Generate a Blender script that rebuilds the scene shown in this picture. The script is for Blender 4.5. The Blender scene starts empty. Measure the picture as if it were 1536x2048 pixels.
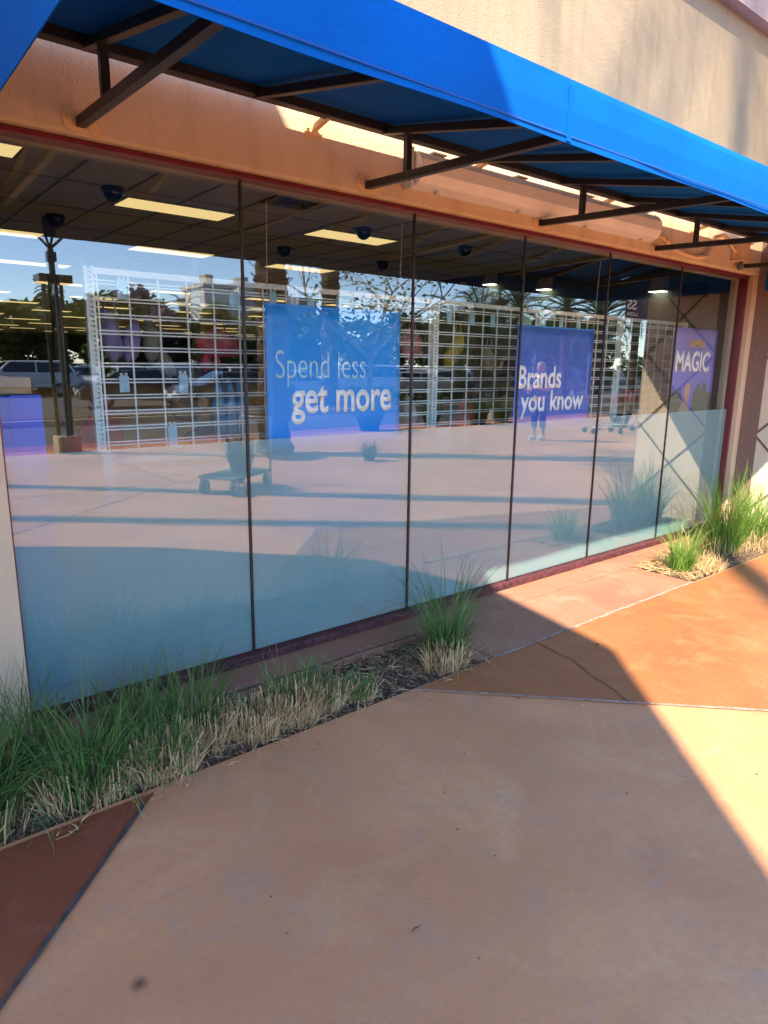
import bpy, bmesh, math, random
from math import sin, cos, pi, radians, sqrt, atan2
from mathutils import Vector, Matrix

sc = bpy.context.scene
COL = sc.collection
random.seed(7)

# ------------------------------------------------------------------ camera
CAM_Y, CAM_H = -3.1351, 1.60
cd = bpy.data.cameras.new("camera")
cam = bpy.data.objects.new("camera", cd)
COL.objects.link(cam)
def _cam_axes(f=1351., cx=768., cy=1024., vph=(2470., 750.), vpv=(690., 7200.)):
    dx = Vector((vph[0]-cx, vph[1]-cy, f)).normalized()
    dz = -Vector((vpv[0]-cx, vpv[1]-cy, f)).normalized()
    dx = (dx - dz*dx.dot(dz)).normalized()
    dy = dz.cross(dx)
    return dx, dy, dz
_ax = _cam_axes()
right = Vector((_ax[0].x, _ax[1].x, _ax[2].x))
down = Vector((_ax[0].y, _ax[1].y, _ax[2].y))
fwd = Vector((_ax[0].z, _ax[1].z, _ax[2].z))
m = Matrix.Identity(4)
for i in range(3):
    m[i][0] = right[i]; m[i][1] = -down[i]; m[i][2] = -fwd[i]
m[0][3], m[1][3], m[2][3] = 0.0, CAM_Y, CAM_H
cam.matrix_world = m
cd.sensor_fit = 'HORIZONTAL'; cd.sensor_width = 36.0
cd.lens = 36.0*1351./1536.
cd.clip_start = 0.05; cd.clip_end = 1500
sc.camera = cam

# ------------------------------------------------------------------ light
SUN_TRAVEL = Vector((0.735, 0.678, -0.93)).normalized()
SUN_EL = math.asin(-SUN_TRAVEL.z)
SUN_AZ = atan2(-SUN_TRAVEL.x, -SUN_TRAVEL.y)          # from +Y towards +X
w = bpy.data.worlds.new("World"); sc.world = w; w.use_nodes = True
nt = w.node_tree
sky = nt.nodes.new('ShaderNodeTexSky'); sky.sky_type = 'NISHITA'
sky.sun_disc = False; sky.sun_elevation = SUN_EL; sky.sun_rotation = SUN_AZ % (2*pi)
sky.air_density = 0.8; sky.dust_density = 0.1; sky.ozone_density = 3.0
bg = nt.nodes['Background']; bg.inputs['Strength'].default_value = 0.15
nt.links.new(sky.outputs[0], bg.inputs[0])
sl = bpy.data.lights.new("sun", 'SUN'); sl.energy = 3.5; sl.angle = radians(0.53); sl.color = (1.0, 0.86, 0.64)
so = bpy.data.objects.new("sun", sl); COL.objects.link(so)
so.rotation_euler = SUN_TRAVEL.to_track_quat('-Z', 'Y').to_euler()
so.location = (-8, -8, 20)
sc.view_settings.view_transform = 'Standard'; sc.view_settings.look = 'None'
sc.view_settings.exposure = 2.38; sc.view_settings.gamma = 1.0
try:
    sc.cycles.max_bounces = 10; sc.cycles.transparent_max_bounces = 16
    sc.cycles.glossy_bounces = 4; sc.cycles.transmission_bounces = 8; sc.cycles.diffuse_bounces = 4
    sc.cycles.caustics_reflective = False; sc.cycles.caustics_refractive = False
    sc.cycles.sample_clamp_indirect = 6.0
    sc.cycles.use_denoising = True
except Exception:
    pass

# ------------------------------------------------------------------ materials
def s2l(r, g, b):
    f = lambda c: ((c/255.) / 12.92 if c/255. <= 0.04045 else ((c/255.+0.055)/1.055)**2.4)
    return (f(r), f(g), f(b), 1.0)

def _new(name):
    mt = bpy.data.materials.new(name); mt.use_nodes = True
    n = mt.node_tree.nodes; l = mt.node_tree.links
    return mt, n, l, n['Principled BSDF']

def mat(name, col, rough=0.6, metal=0.0, var=0.12, vscale=6.0, bump=0.0, bscale=80.0, spec=0.5, detail=6.0, coat=0.0):
    """plain procedural surface: base colour broken up by noise, plus a fine bump"""
    mt, n, l, p = _new(name)
    if len(col) == 3: col = (*col, 1)
    p.inputs['Roughness'].default_value = rough
    p.inputs['Metallic'].default_value = metal
    p.inputs['Specular IOR Level'].default_value = spec
    if coat: p.inputs['Coat Weight'].default_value = coat; p.inputs['Coat Roughness'].default_value = 0.05
    tc = n.new('ShaderNodeTexCoord')
    nz = n.new('ShaderNodeTexNoise'); nz.inputs['Scale'].default_value = vscale; nz.inputs['Detail'].default_value = detail
    l.new(tc.outputs['Object'], nz.inputs['Vector'])
    rp = n.new('ShaderNodeValToRGB')
    rp.color_ramp.elements[0].position = 0.3; rp.color_ramp.elements[1].position = 0.7
    rp.color_ramp.elements[0].color = (*[c*(1-var) for c in col[:3]], 1)
    rp.color_ramp.elements[1].color = (*[min(1, c*(1+var)) for c in col[:3]], 1)
    l.new(nz.outputs['Fac'], rp.inputs['Fac']); l.new(rp.outputs['Color'], p.inputs['Base Color'])
    if bump:
        nb = n.new('ShaderNodeTexNoise'); nb.inputs['Scale'].default_value = bscale; nb.inputs['Detail'].default_value = 4
        l.new(tc.outputs['Object'], nb.inputs['Vector'])
        b = n.new('ShaderNodeBump'); b.inputs['Strength'].default_value = bump; b.inputs['Distance'].default_value = 0.01
        l.new(nb.outputs['Fac'], b.inputs['Height']); l.new(b.outputs['Normal'], p.inputs['Normal'])
    return mt

def emit(name, col, strength):
    mt, n, l, p = _new(name)
    p.inputs['Base Color'].default_value = (0.8, 0.8, 0.75, 1)
    p.inputs['Emission Color'].default_value = (*col, 1); p.inputs['Emission Strength'].default_value = strength
    return mt

def stucco(name, col, bump=0.55):
    mt, n, l, p = _new(name)
    p.inputs['Roughness'].default_value = 0.85; p.inputs['Specular IOR Level'].default_value = 0.25
    tc = n.new('ShaderNodeTexCoord')
    big = n.new('ShaderNodeTexNoise'); big.inputs['Scale'].default_value = 1.3; big.inputs['Detail'].default_value = 5
    l.new(tc.outputs['Object'], big.inputs['Vector'])
    rp = n.new('ShaderNodeValToRGB')
    rp.color_ramp.elements[0].position = 0.25; rp.color_ramp.elements[1].position = 0.75
    rp.color_ramp.elements[0].color = (*[c*0.9 for c in col], 1); rp.color_ramp.elements[1].color = (*[c*1.06 for c in col], 1)
    l.new(big.outputs['Fac'], rp.inputs['Fac'])
    mp_ = n.new('ShaderNodeMapping'); mp_.inputs['Scale'].default_value = (7.0, 7.0, 0.6); l.new(tc.outputs['Object'], mp_.inputs['Vector'])
    dn = n.new('ShaderNodeTexNoise'); dn.inputs['Scale'].default_value = 1.6; dn.inputs['Detail'].default_value = 7; l.new(mp_.outputs[0], dn.inputs['Vector'])
    dr = n.new('ShaderNodeValToRGB'); dr.color_ramp.elements[0].position = 0.5; dr.color_ramp.elements[1].position = 0.8
    dr.color_ramp.elements[0].color = (1, 1, 1, 1); dr.color_ramp.elements[1].color = (0.80, 0.77, 0.74, 1); l.new(dn.outputs['Fac'], dr.inputs['Fac'])
    mu = n.new('ShaderNodeMix'); mu.data_type = 'RGBA'; mu.blend_type = 'MULTIPLY'; mu.inputs[0].default_value = 1.0
    l.new(rp.outputs['Color'], mu.inputs[6]); l.new(dr.outputs['Color'], mu.inputs[7]); l.new(mu.outputs[2], p.inputs['Base Color'])
    wv = n.new('ShaderNodeTexNoise'); wv.inputs['Scale'].default_value = 55; wv.inputs['Detail'].default_value = 3; wv.inputs['Distortion'].default_value = 1.2
    fn = n.new('ShaderNodeTexNoise'); fn.inputs['Scale'].default_value = 230; fn.inputs['Detail'].default_value = 2
    l.new(tc.outputs['Object'], wv.inputs['Vector']); l.new(tc.outputs['Object'], fn.inputs['Vector'])
    ad = n.new('ShaderNodeMath'); ad.operation = 'MULTIPLY_ADD'; ad.inputs[1].default_value = 0.45
    l.new(fn.outputs['Fac'], ad.inputs[0]); l.new(wv.outputs['Fac'], ad.inputs[2])
    b = n.new('ShaderNodeBump'); b.inputs['Strength'].default_value = bump; b.inputs['Distance'].default_value = 0.012
    l.new(ad.outputs[0], b.inputs['Height']); l.new(b.outputs['Normal'], p.inputs['Normal'])
    return mt

def concrete(name, base, dark, light, stain=None, rough=0.62, smear=0.5, spots=()):
    """stained concrete: mottled colour, worn pale patches, grey scuffs, specks"""
    mt, n, l, p = _new(name)
    tc = n.new('ShaderNodeTexCoord')
    def noise(sc_, det=6, rg=0.6, dist=0.0):
        x = n.new('ShaderNodeTexNoise'); x.inputs['Scale'].default_value = sc_; x.inputs['Detail'].default_value = det
        x.inputs['Roughness'].default_value = rg; x.inputs['Distortion'].default_value = dist
        l.new(tc.outputs['Object'], x.inputs['Vector']); return x
    def ramp(src, a, b, ca=(0, 0, 0, 1), cb=(1, 1, 1, 1)):
        r = n.new('ShaderNodeValToRGB'); r.color_ramp.elements[0].position = a; r.color_ramp.elements[1].position = b
        r.color_ramp.elements[0].color = ca; r.color_ramp.elements[1].color = cb
        l.new(src.outputs['Fac'], r.inputs['Fac']); return r
    def mix(fac, a, b, f=None):
        x = n.new('ShaderNodeMix'); x.data_type = 'RGBA'
        if f is not None and fac is not None:
            mu = n.new('ShaderNodeMath'); mu.operation = 'MULTIPLY'; mu.inputs[1].default_value = f
            l.new(fac, mu.inputs[0]); l.new(mu.outputs[0], x.inputs[0])
        else: l.new(fac, x.inputs[0])
        for s, v in ((6, a), (7, b)):
            if isinstance(v, tuple): x.inputs[s].default_value = v
            else: l.new(v, x.inputs[s])
        return x.outputs[2]
    c = mix(ramp(noise(0.9, 6, 0.62, 0.4), 0.33, 0.68).outputs[0], (*dark, 1), (*base, 1))
    c = mix(ramp(noise(2.3, 8, 0.68, 0.8), 0.52, 0.74).outputs[0], c, (*light, 1), smear)
    c = mix(ramp(noise(4.2, 10, 0.78, 0.8), 0.52, 0.70).outputs[0], c, (*(stain or (0.25, 0.2, 0.17)), 1), 0.6)
    c = mix(ramp(noise(38, 6, 0.7), 0.4, 0.7).outputs[0], c, (*[v*0.8 for v in dark], 1), 0.30)
    c = mix(ramp(noise(150, 3, 0.6), 0.66, 0.74).outputs[0], c, (*[v*0.55 for v in dark], 1), 0.35)
    c = mix(ramp(noise(420, 2, 0.5), 0.35, 0.65).outputs[0], c, (*[v*1.25 for v in light], 1), 0.16)
    st = n.new('ShaderNodeMapping'); st.inputs['Rotation'].default_value = (0, 0, 0.7); st.inputs['Scale'].default_value = (1.0, 9.0, 1.0); l.new(tc.outputs['Object'], st.inputs['Vector'])
    sn_ = n.new('ShaderNodeTexNoise'); sn_.inputs['Scale'].default_value = 2.4; sn_.inputs['Detail'].default_value = 8; sn_.inputs['Roughness'].default_value = 0.7; l.new(st.outputs[0], sn_.inputs['Vector'])
    c = mix(ramp(sn_, 0.52, 0.75).outputs[0], c, (*[v*0.66 for v in base], 1), 0.26)
    for (sx_, sy_, sr_) in spots:
        vd = n.new('ShaderNodeVectorMath'); vd.operation = 'DISTANCE'; vd.inputs[1].default_value = (sx_, sy_, 0); l.new(tc.outputs['Object'], vd.inputs[0])
        wob = n.new('ShaderNodeMath'); wob.operation = 'MULTIPLY_ADD'; wob.inputs[1].default_value = sr_*1.2; l.new(noise(28, 5, 0.7).outputs['Fac'], wob.inputs[0]); l.new(vd.outputs['Value'], wob.inputs[2])
        mr = n.new('ShaderNodeMapRange'); mr.inputs[1].default_value = sr_*0.7; mr.inputs[2].default_value = sr_*2.0; mr.inputs[3].default_value = 0.85; mr.inputs[4].default_value = 0.0
        l.new(wob.outputs[0], mr.inputs[0]); c = mix(mr.outputs[0], c, (0.055, 0.032, 0.02, 1))
    l.new(c, p.inputs['Base Color'])
    rr = ramp(noise(5, 6), 0.3, 0.7, (rough-0.1,)*3+(1,), (rough+0.12,)*3+(1,))
    l.new(rr.outputs[0], p.inputs['Roughness']); p.inputs['Specular IOR Level'].default_value = 0.3
    b = n.new('ShaderNodeBump'); b.inputs['Strength'].default_value = 0.38; b.inputs['Distance'].default_value = 0.006
    l.new(noise(70, 8, 0.7).outputs['Fac'], b.inputs['Height']); l.new(b.outputs['Normal'], p.inputs['Normal'])
    return mt

def glass_pane(name):
    mt, n, l, p = _new(name); n.remove(p)
    out = n['Material Output']
    tr = n.new('ShaderNodeBsdfTransparent'); tr.inputs[0].default_value = (0.93, 0.95, 0.92, 1)
    gl = n.new('ShaderNodeBsdfGlossy'); gl.inputs['Roughness'].default_value = 0.0; gl.inputs['Color'].default_value = (0.96, 0.98, 1, 1)
    fr = n.new('ShaderNodeLayerWeight'); fr.inputs['Blend'].default_value = 0.5      # Schlick, the same from both sides
    pw = n.new('ShaderNodeMath'); pw.operation = 'POWER'; pw.inputs[1].default_value = 4.0; l.new(fr.outputs['Facing'], pw.inputs[0])
    ma = n.new('ShaderNodeMath'); ma.operation = 'MULTIPLY_ADD'; ma.inputs[1].default_value = 0.8; ma.inputs[2].default_value = 0.14
    l.new(pw.outputs[0], ma.inputs[0])
    # faint unevenness of float glass
    tc = n.new('ShaderNodeTexCoord'); nz = n.new('ShaderNodeTexNoise'); nz.inputs['Scale'].default_value = 1.1; nz.inputs['Detail'].default_value = 1
    l.new(tc.outputs['Object'], nz.inputs['Vector'])
    b = n.new('ShaderNodeBump'); b.inputs['Strength'].default_value = 0.04; b.inputs['Distance'].default_value = 0.02
    l.new(nz.outputs['Fac'], b.inputs['Height']); l.new(b.outputs['Normal'], gl.inputs['Normal'])
    mx = n.new('ShaderNodeMixShader')
    l.new(ma.outputs[0], mx.inputs[0]); l.new(tr.outputs[0], mx.inputs[1]); l.new(gl.outputs[0], mx.inputs[2])
    l.new(mx.outputs[0], out.inputs['Surface'])
    return mt

def frosted(name):
    mt, n, l, p = _new(name); n.remove(p); out = n['Material Output']
    tc = n.new('ShaderNodeTexCoord')
    df = n.new('ShaderNodeBsdfDiffuse')
    tl = n.new('ShaderNodeBsdfTranslucent'); tl.inputs[0].default_value = (0.45, 0.78, 0.86, 1)
    rf = n.new('ShaderNodeBsdfRefraction'); rf.inputs['Roughness'].default_value = 0.24; rf.inputs['IOR'].default_value = 1.12
    rf.inputs['Color'].default_value = (0.95, 1.0, 1.0, 1)
    # dusty bottom edge of the film (real dirt along the sill)
    sx = n.new('ShaderNodeSeparateXYZ'); l.new(tc.outputs['Object'], sx.inputs[0])
    nz = n.new('ShaderNodeTexNoise'); nz.inputs['Scale'].default_value = 3.5; nz.inputs['Detail'].default_value = 6
    l.new(tc.outputs['Object'], nz.inputs['Vector'])
    s1 = n.new('ShaderNodeMath'); s1.operation = 'MULTIPLY_ADD'; s1.inputs[1].default_value = 0.42; s1.inputs[2].default_value = -0.14
    l.new(nz.outputs['Fac'], s1.inputs[0])
    s2 = n.new('ShaderNodeMath'); s2.operation = 'SUBTRACT'; l.new(s1.outputs[0], s2.inputs[0]); l.new(sx.outputs['Z'], s2.inputs[1])
    rp = n.new('ShaderNodeValToRGB'); rp.color_ramp.elements[0].position = 0.0; rp.color_ramp.elements[1].position = 0.10
    ad = n.new('ShaderNodeMath'); ad.operation = 'ADD'; ad.inputs[1].default_value = 0.05
    l.new(s2.outputs[0], ad.inputs[0]); l.new(ad.outputs[0], rp.inputs['Fac'])
    cm = n.new('ShaderNodeMix'); cm.data_type = 'RGBA'
    cm.inputs[6].default_value = (0.45, 0.77, 0.83, 1); cm.inputs[7].default_value = (0.52, 0.72, 0.76, 1)
    l.new(rp.outputs[0], cm.inputs[0]); l.new(cm.outputs[2], df.inputs[0])
    a = n.new('ShaderNodeMixShader'); a.inputs[0].default_value = 0.22
    l.new(df.outputs[0], a.inputs[1]); l.new(tl.outputs[0], a.inputs[2])
    b = n.new('ShaderNodeMixShader'); b.inputs[0].default_value = 0.50
    l.new(a.outputs[0], b.inputs[1]); l.new(rf.outputs[0], b.inputs[2])
    l.new(b.outputs[0], out.inputs['Surface'])
    return mt

def leafmat(name, a, b, rough=0.5, scale=0.9, trans=0.25):
    mt, n, l, p = _new(name)
    tc = n.new('ShaderNodeTexCoord'); nz = n.new('ShaderNodeTexNoise'); nz.inputs['Scale'].default_value = scale; nz.inputs['Detail'].default_value = 5
    l.new(tc.outputs['Object'], nz.inputs['Vector'])
    rp = n.new('ShaderNodeValToRGB'); rp.color_ramp.elements[0].position = 0.35; rp.color_ramp.elements[1].position = 0.66
    rp.color_ramp.elements[0].color = (*a, 1); rp.color_ramp.elements[1].color = (*b, 1)
    l.new(nz.outputs['Fac'], rp.inputs['Fac']); l.new(rp.outputs['Color'], p.inputs['Base Color'])
    p.inputs['Roughness'].default_value = rough; p.inputs['Specular IOR Level'].default_value = 0.35
    t = n.new('ShaderNodeBsdfTranslucent'); l.new(rp.outputs['Color'], t.inputs[0])
    mx = n.new('ShaderNodeMixShader'); mx.inputs[0].default_value = trans
    l.new(p.outputs[0], mx.inputs[1]); l.new(t.outputs[0], mx.inputs[2]); l.new(mx.outputs[0], n['Material Output'].inputs['Surface'])
    return mt

M = {}
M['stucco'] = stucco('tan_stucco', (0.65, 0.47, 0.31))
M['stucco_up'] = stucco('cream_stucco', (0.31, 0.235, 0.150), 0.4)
M['wing'] = stucco('pale_wing_stucco', (0.72, 0.59, 0.44), 0.4)
M['stucco_pink'] = stucco('pink_stucco', (0.40, 0.29, 0.26), 0.4)
M['granite'] = mat('red_granite', (0.20, 0.115, 0.09), 0.45, var=0.55, vscale=90, bump=0.1, bscale=120)
M['red'] = mat('red_paint', (0.13, 0.010, 0.015), 0.4, var=0.2, vscale=9, bump=0.05)
M['redworn'] = mat('worn_red_paint', (0.075, 0.016, 0.020), 0.6, var=0.7, vscale=28, bump=0.4, bscale=60)
M['beigemetal'] = mat('beige_metal', (0.30, 0.27, 0.21), 0.5)
M['seal'] = mat('dark_seal', (0.018, 0.012, 0.012), 0.55, var=0.5, vscale=30)
M['glass'] = glass_pane('reflective_glass')
M['film'] = frosted('frosted_film')
def canvas():
    mt = mat('blue_canvas', (0.0, 0.105, 0.44), 0.8, var=0.16, vscale=1.6, bump=0.25, bscale=420, spec=0.10)
    n = mt.node_tree.nodes; l = mt.node_tree.links; t = n.new('ShaderNodeBsdfTranslucent'); t.inputs[0].default_value = (0.03, 0.06, 0.24, 1)
    mx = n.new('ShaderNodeMixShader'); mx.inputs[0].default_value = 0.12
    l.new(n['Principled BSDF'].outputs[0], mx.inputs[1]); l.new(t.outputs[0], mx.inputs[2]); l.new(mx.outputs[0], n['Material Output'].inputs['Surface']); return mt
M['fabric'] = canvas()
M['hem'] = mat('hem_thread', (0.0, 0.06, 0.28), 0.8)
M['bronze'] = mat('bronze_paint', (0.014, 0.010, 0.009), 0.42, var=0.3, vscale=14, bump=0.03)
M['plate'] = mat('painted_plate', (0.70, 0.45, 0.25), 0.7, bump=0.15)
M['concrete'] = concrete('tan_concrete', (0.62, 0.288, 0.138), (0.43, 0.180, 0.084), (0.66, 0.39, 0.195), (0.31, 0.245, 0.200), smear=0.55, spots=((0.44, -1.60, 0.022), (0.83, -1.70, 0.004), (1.9, -1.36, 0.006), (1.45, -0.93, 0.006), (1.2, -2.1, 0.004)))
M['rust'] = concrete('rust_stained_concrete', (0.36, 0.130, 0.046), (0.25, 0.080, 0.030), (0.46, 0.22, 0.095), (0.36, 0.18, 0.105), 0.52, smear=0.6)
M['oxblood'] = concrete('dark_red_stained_concrete', (0.24, 0.066, 0.030), (0.15, 0.038, 0.018), (0.31, 0.11, 0.055), (0.25, 0.12, 0.075), 0.5, smear=0.5)
M['redstrip'] = concrete('pinkish_concrete', (0.36, 0.165, 0.10), (0.24, 0.09, 0.055), (0.42, 0.27, 0.20), (0.22, 0.14, 0.11), smear=0.7)
M['redband'] = concrete('red_band_concrete', (0.32, 0.14, 0.09), (0.26, 0.10, 0.065), (0.40, 0.2, 0.14))
M['joint'] = mat('dark_joint', (0.06, 0.045, 0.04), 0.9, var=0.5, vscale=30, bump=0.3)
M['jointlight'] = mat('pale_joint', (0.30, 0.21, 0.165), 0.9, var=0.4, vscale=40, bump=0.3)
M['asphalt'] = mat('asphalt', (0.075, 0.073, 0.070), 0.85, var=0.3, vscale=0.8, bump=0.4, bscale=60)
M['paint'] = mat('road_paint', (0.7, 0.7, 0.68), 0.7, var=0.15)
M['kerb'] = mat('kerb_concrete', (0.42, 0.36, 0.28), 0.85, bump=0.2)
M['soil'] = mat('dark_mulch', (0.095, 0.060, 0.038), 0.95, var=0.75, vscale=45, bump=1.0, bscale=55)
M['straw'] = leafmat('dry_straw', (0.34, 0.21, 0.10), (0.62, 0.44, 0.24), 0.7, 14, 0.1)
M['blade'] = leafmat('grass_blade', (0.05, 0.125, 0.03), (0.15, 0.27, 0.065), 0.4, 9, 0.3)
M['bladelit'] = leafmat('sunlit_grass_blade', (0.09, 0.18, 0.025), (0.21, 0.36, 0.06), 0.42, 9, 0.35)  # paler copy of the blade colour with the sunlight painted in
M['leaf_dark'] = leafmat('dark_leaf', (0.04, 0.075, 0.022), (0.12, 0.19, 0.05), 0.5, 0.8, 0.42)
M['leaf_mid'] = leafmat('olive_leaf', (0.07, 0.105, 0.03), (0.20, 0.25, 0.07), 0.5, 0.8, 0.42)
M['leaf_purple'] = leafmat('purple_blossom', (0.08, 0.09, 0.06), (0.24, 0.16, 0.30), 0.6, 1.2, 0.4)
M['frond'] = leafmat('palm_frond', (0.05, 0.08, 0.025), (0.13, 0.17, 0.06), 0.45, 1.5)
M['bark'] = mat('bark', (0.095, 0.065, 0.045), 0.95, var=0.5, vscale=7, bump=0.9, bscale=18)
M['palebark'] = mat('pale_bark', (0.26, 0.21, 0.14), 0.9, var=0.4, vscale=9, bump=0.5, bscale=30)
M['ceil'] = mat('ceiling_tile', (0.80, 0.76, 0.68), 0.9, var=0.06, vscale=3, bump=0.2, bscale=200)
M['tbar'] = mat('ceiling_grid_bar', (0.34, 0.32, 0.29), 0.6)
M['light'] = emit('warm_lens', (1.0, 0.72, 0.30), 0.20)
M['sconce_glow'] = emit('sconce_glow', (1.0, 0.95, 0.62), 1.6)
M['dome'] = mat('smoked_dome', (0.006, 0.006, 0.012), 0.12, spec=0.6)
M['white'] = mat('white_plastic', (0.62, 0.62, 0.60), 0.45, var=0.06)
M['whitemetal'] = mat('white_enamel_wire', (0.93, 0.94, 0.93), 0.35, var=0.04)
M['grey'] = mat('grey_paint', (0.10, 0.115, 0.12), 0.8)
M['greycol'] = mat('grey_column_paint', (0.20, 0.195, 0.175), 0.7)
M['floor'] = mat('store_floor_tile', (0.55, 0.51, 0.45), 0.35, var=0.15, vscale=2)
M['backwall'] = mat('dim_back_wall', (0.075, 0.065, 0.055), 0.8, var=0.3, vscale=0.6)
M['poster'] = mat('blue_vinyl', (0.0, 0.285, 0.88), 0.4, var=0.06, vscale=2)
M['poster2'] = mat('indigo_vinyl', (0.045, 0.12, 0.55), 0.4, var=0.06, vscale=2)
M['poster3'] = mat('violet_print', (0.16, 0.17, 0.60), 0.4, var=0.18, vscale=1.2)
M['cabinet'] = mat('cobalt_panel', (0.02, 0.09, 0.72), 0.35, var=0.08)
M['txt'] = mat('white_lettering', (0.94, 0.95, 0.96), 0.5, var=0.03)
M['txtpale'] = mat('pale_blue_lettering', (0.45, 0.78, 0.95), 0.5, var=0.03)
M['yellowtxt'] = mat('yellow_lettering', (0.75, 0.48, 0.06), 0.5, var=0.05)
M['tag'] = mat('pale_blue_tag', (0.42, 0.66, 0.80), 0.3, var=0.15, vscale=20)
M['steel'] = mat('galvanised_steel', (0.42, 0.42, 0.41), 0.4, 0.8)
M['black'] = mat('black_rubber', (0.012, 0.012, 0.013), 0.6)
M['blackpaint'] = mat('black_paint', (0.015, 0.014, 0.013), 0.4)
M['carglass'] = mat('car_window', (0.012, 0.014, 0.016), 0.06, spec=0.8)
M['rim'] = mat('alloy_rim', (0.45, 0.45, 0.46), 0.3, 0.9)
M['lampred'] = mat('red_lamp_lens', (0.35, 0.01, 0.01), 0.2)
M['lampwhite'] = mat('clear_lamp_lens', (0.7, 0.7, 0.72), 0.15)
def acrylic():
    mt, n, l, p = _new('milky_acrylic'); n.remove(p)
    d = n.new('ShaderNodeBsdfPrincipled'); d.inputs['Base Color'].default_value = (0.86, 0.80, 0.78, 1); d.inputs['Roughness'].default_value = 0.35
    t = n.new('ShaderNodeBsdfTransparent'); t.inputs[0].default_value = (0.9, 0.85, 0.8, 1)
    mx = n.new('ShaderNodeMixShader'); mx.inputs[0].default_value = 0.30
    tc = n.new('ShaderNodeTexCoord'); nz = n.new('ShaderNodeTexNoise'); nz.inputs['Scale'].default_value = 4; l.new(tc.outputs['Object'], nz.inputs['Vector'])
    ma = n.new('ShaderNodeMath'); ma.operation = 'MULTIPLY'; ma.inputs[1].default_value = 0.30
    l.new(nz.outputs['Fac'], ma.inputs[0]); l.new(ma.outputs[0], mx.inputs[0])
    l.new(d.outputs[0], mx.inputs[1]); l.new(t.outputs[0], mx.inputs[2]); l.new(mx.outputs[0], n['Material Output'].inputs['Surface'])
    return mt
M['acrylic'] = acrylic()

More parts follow.
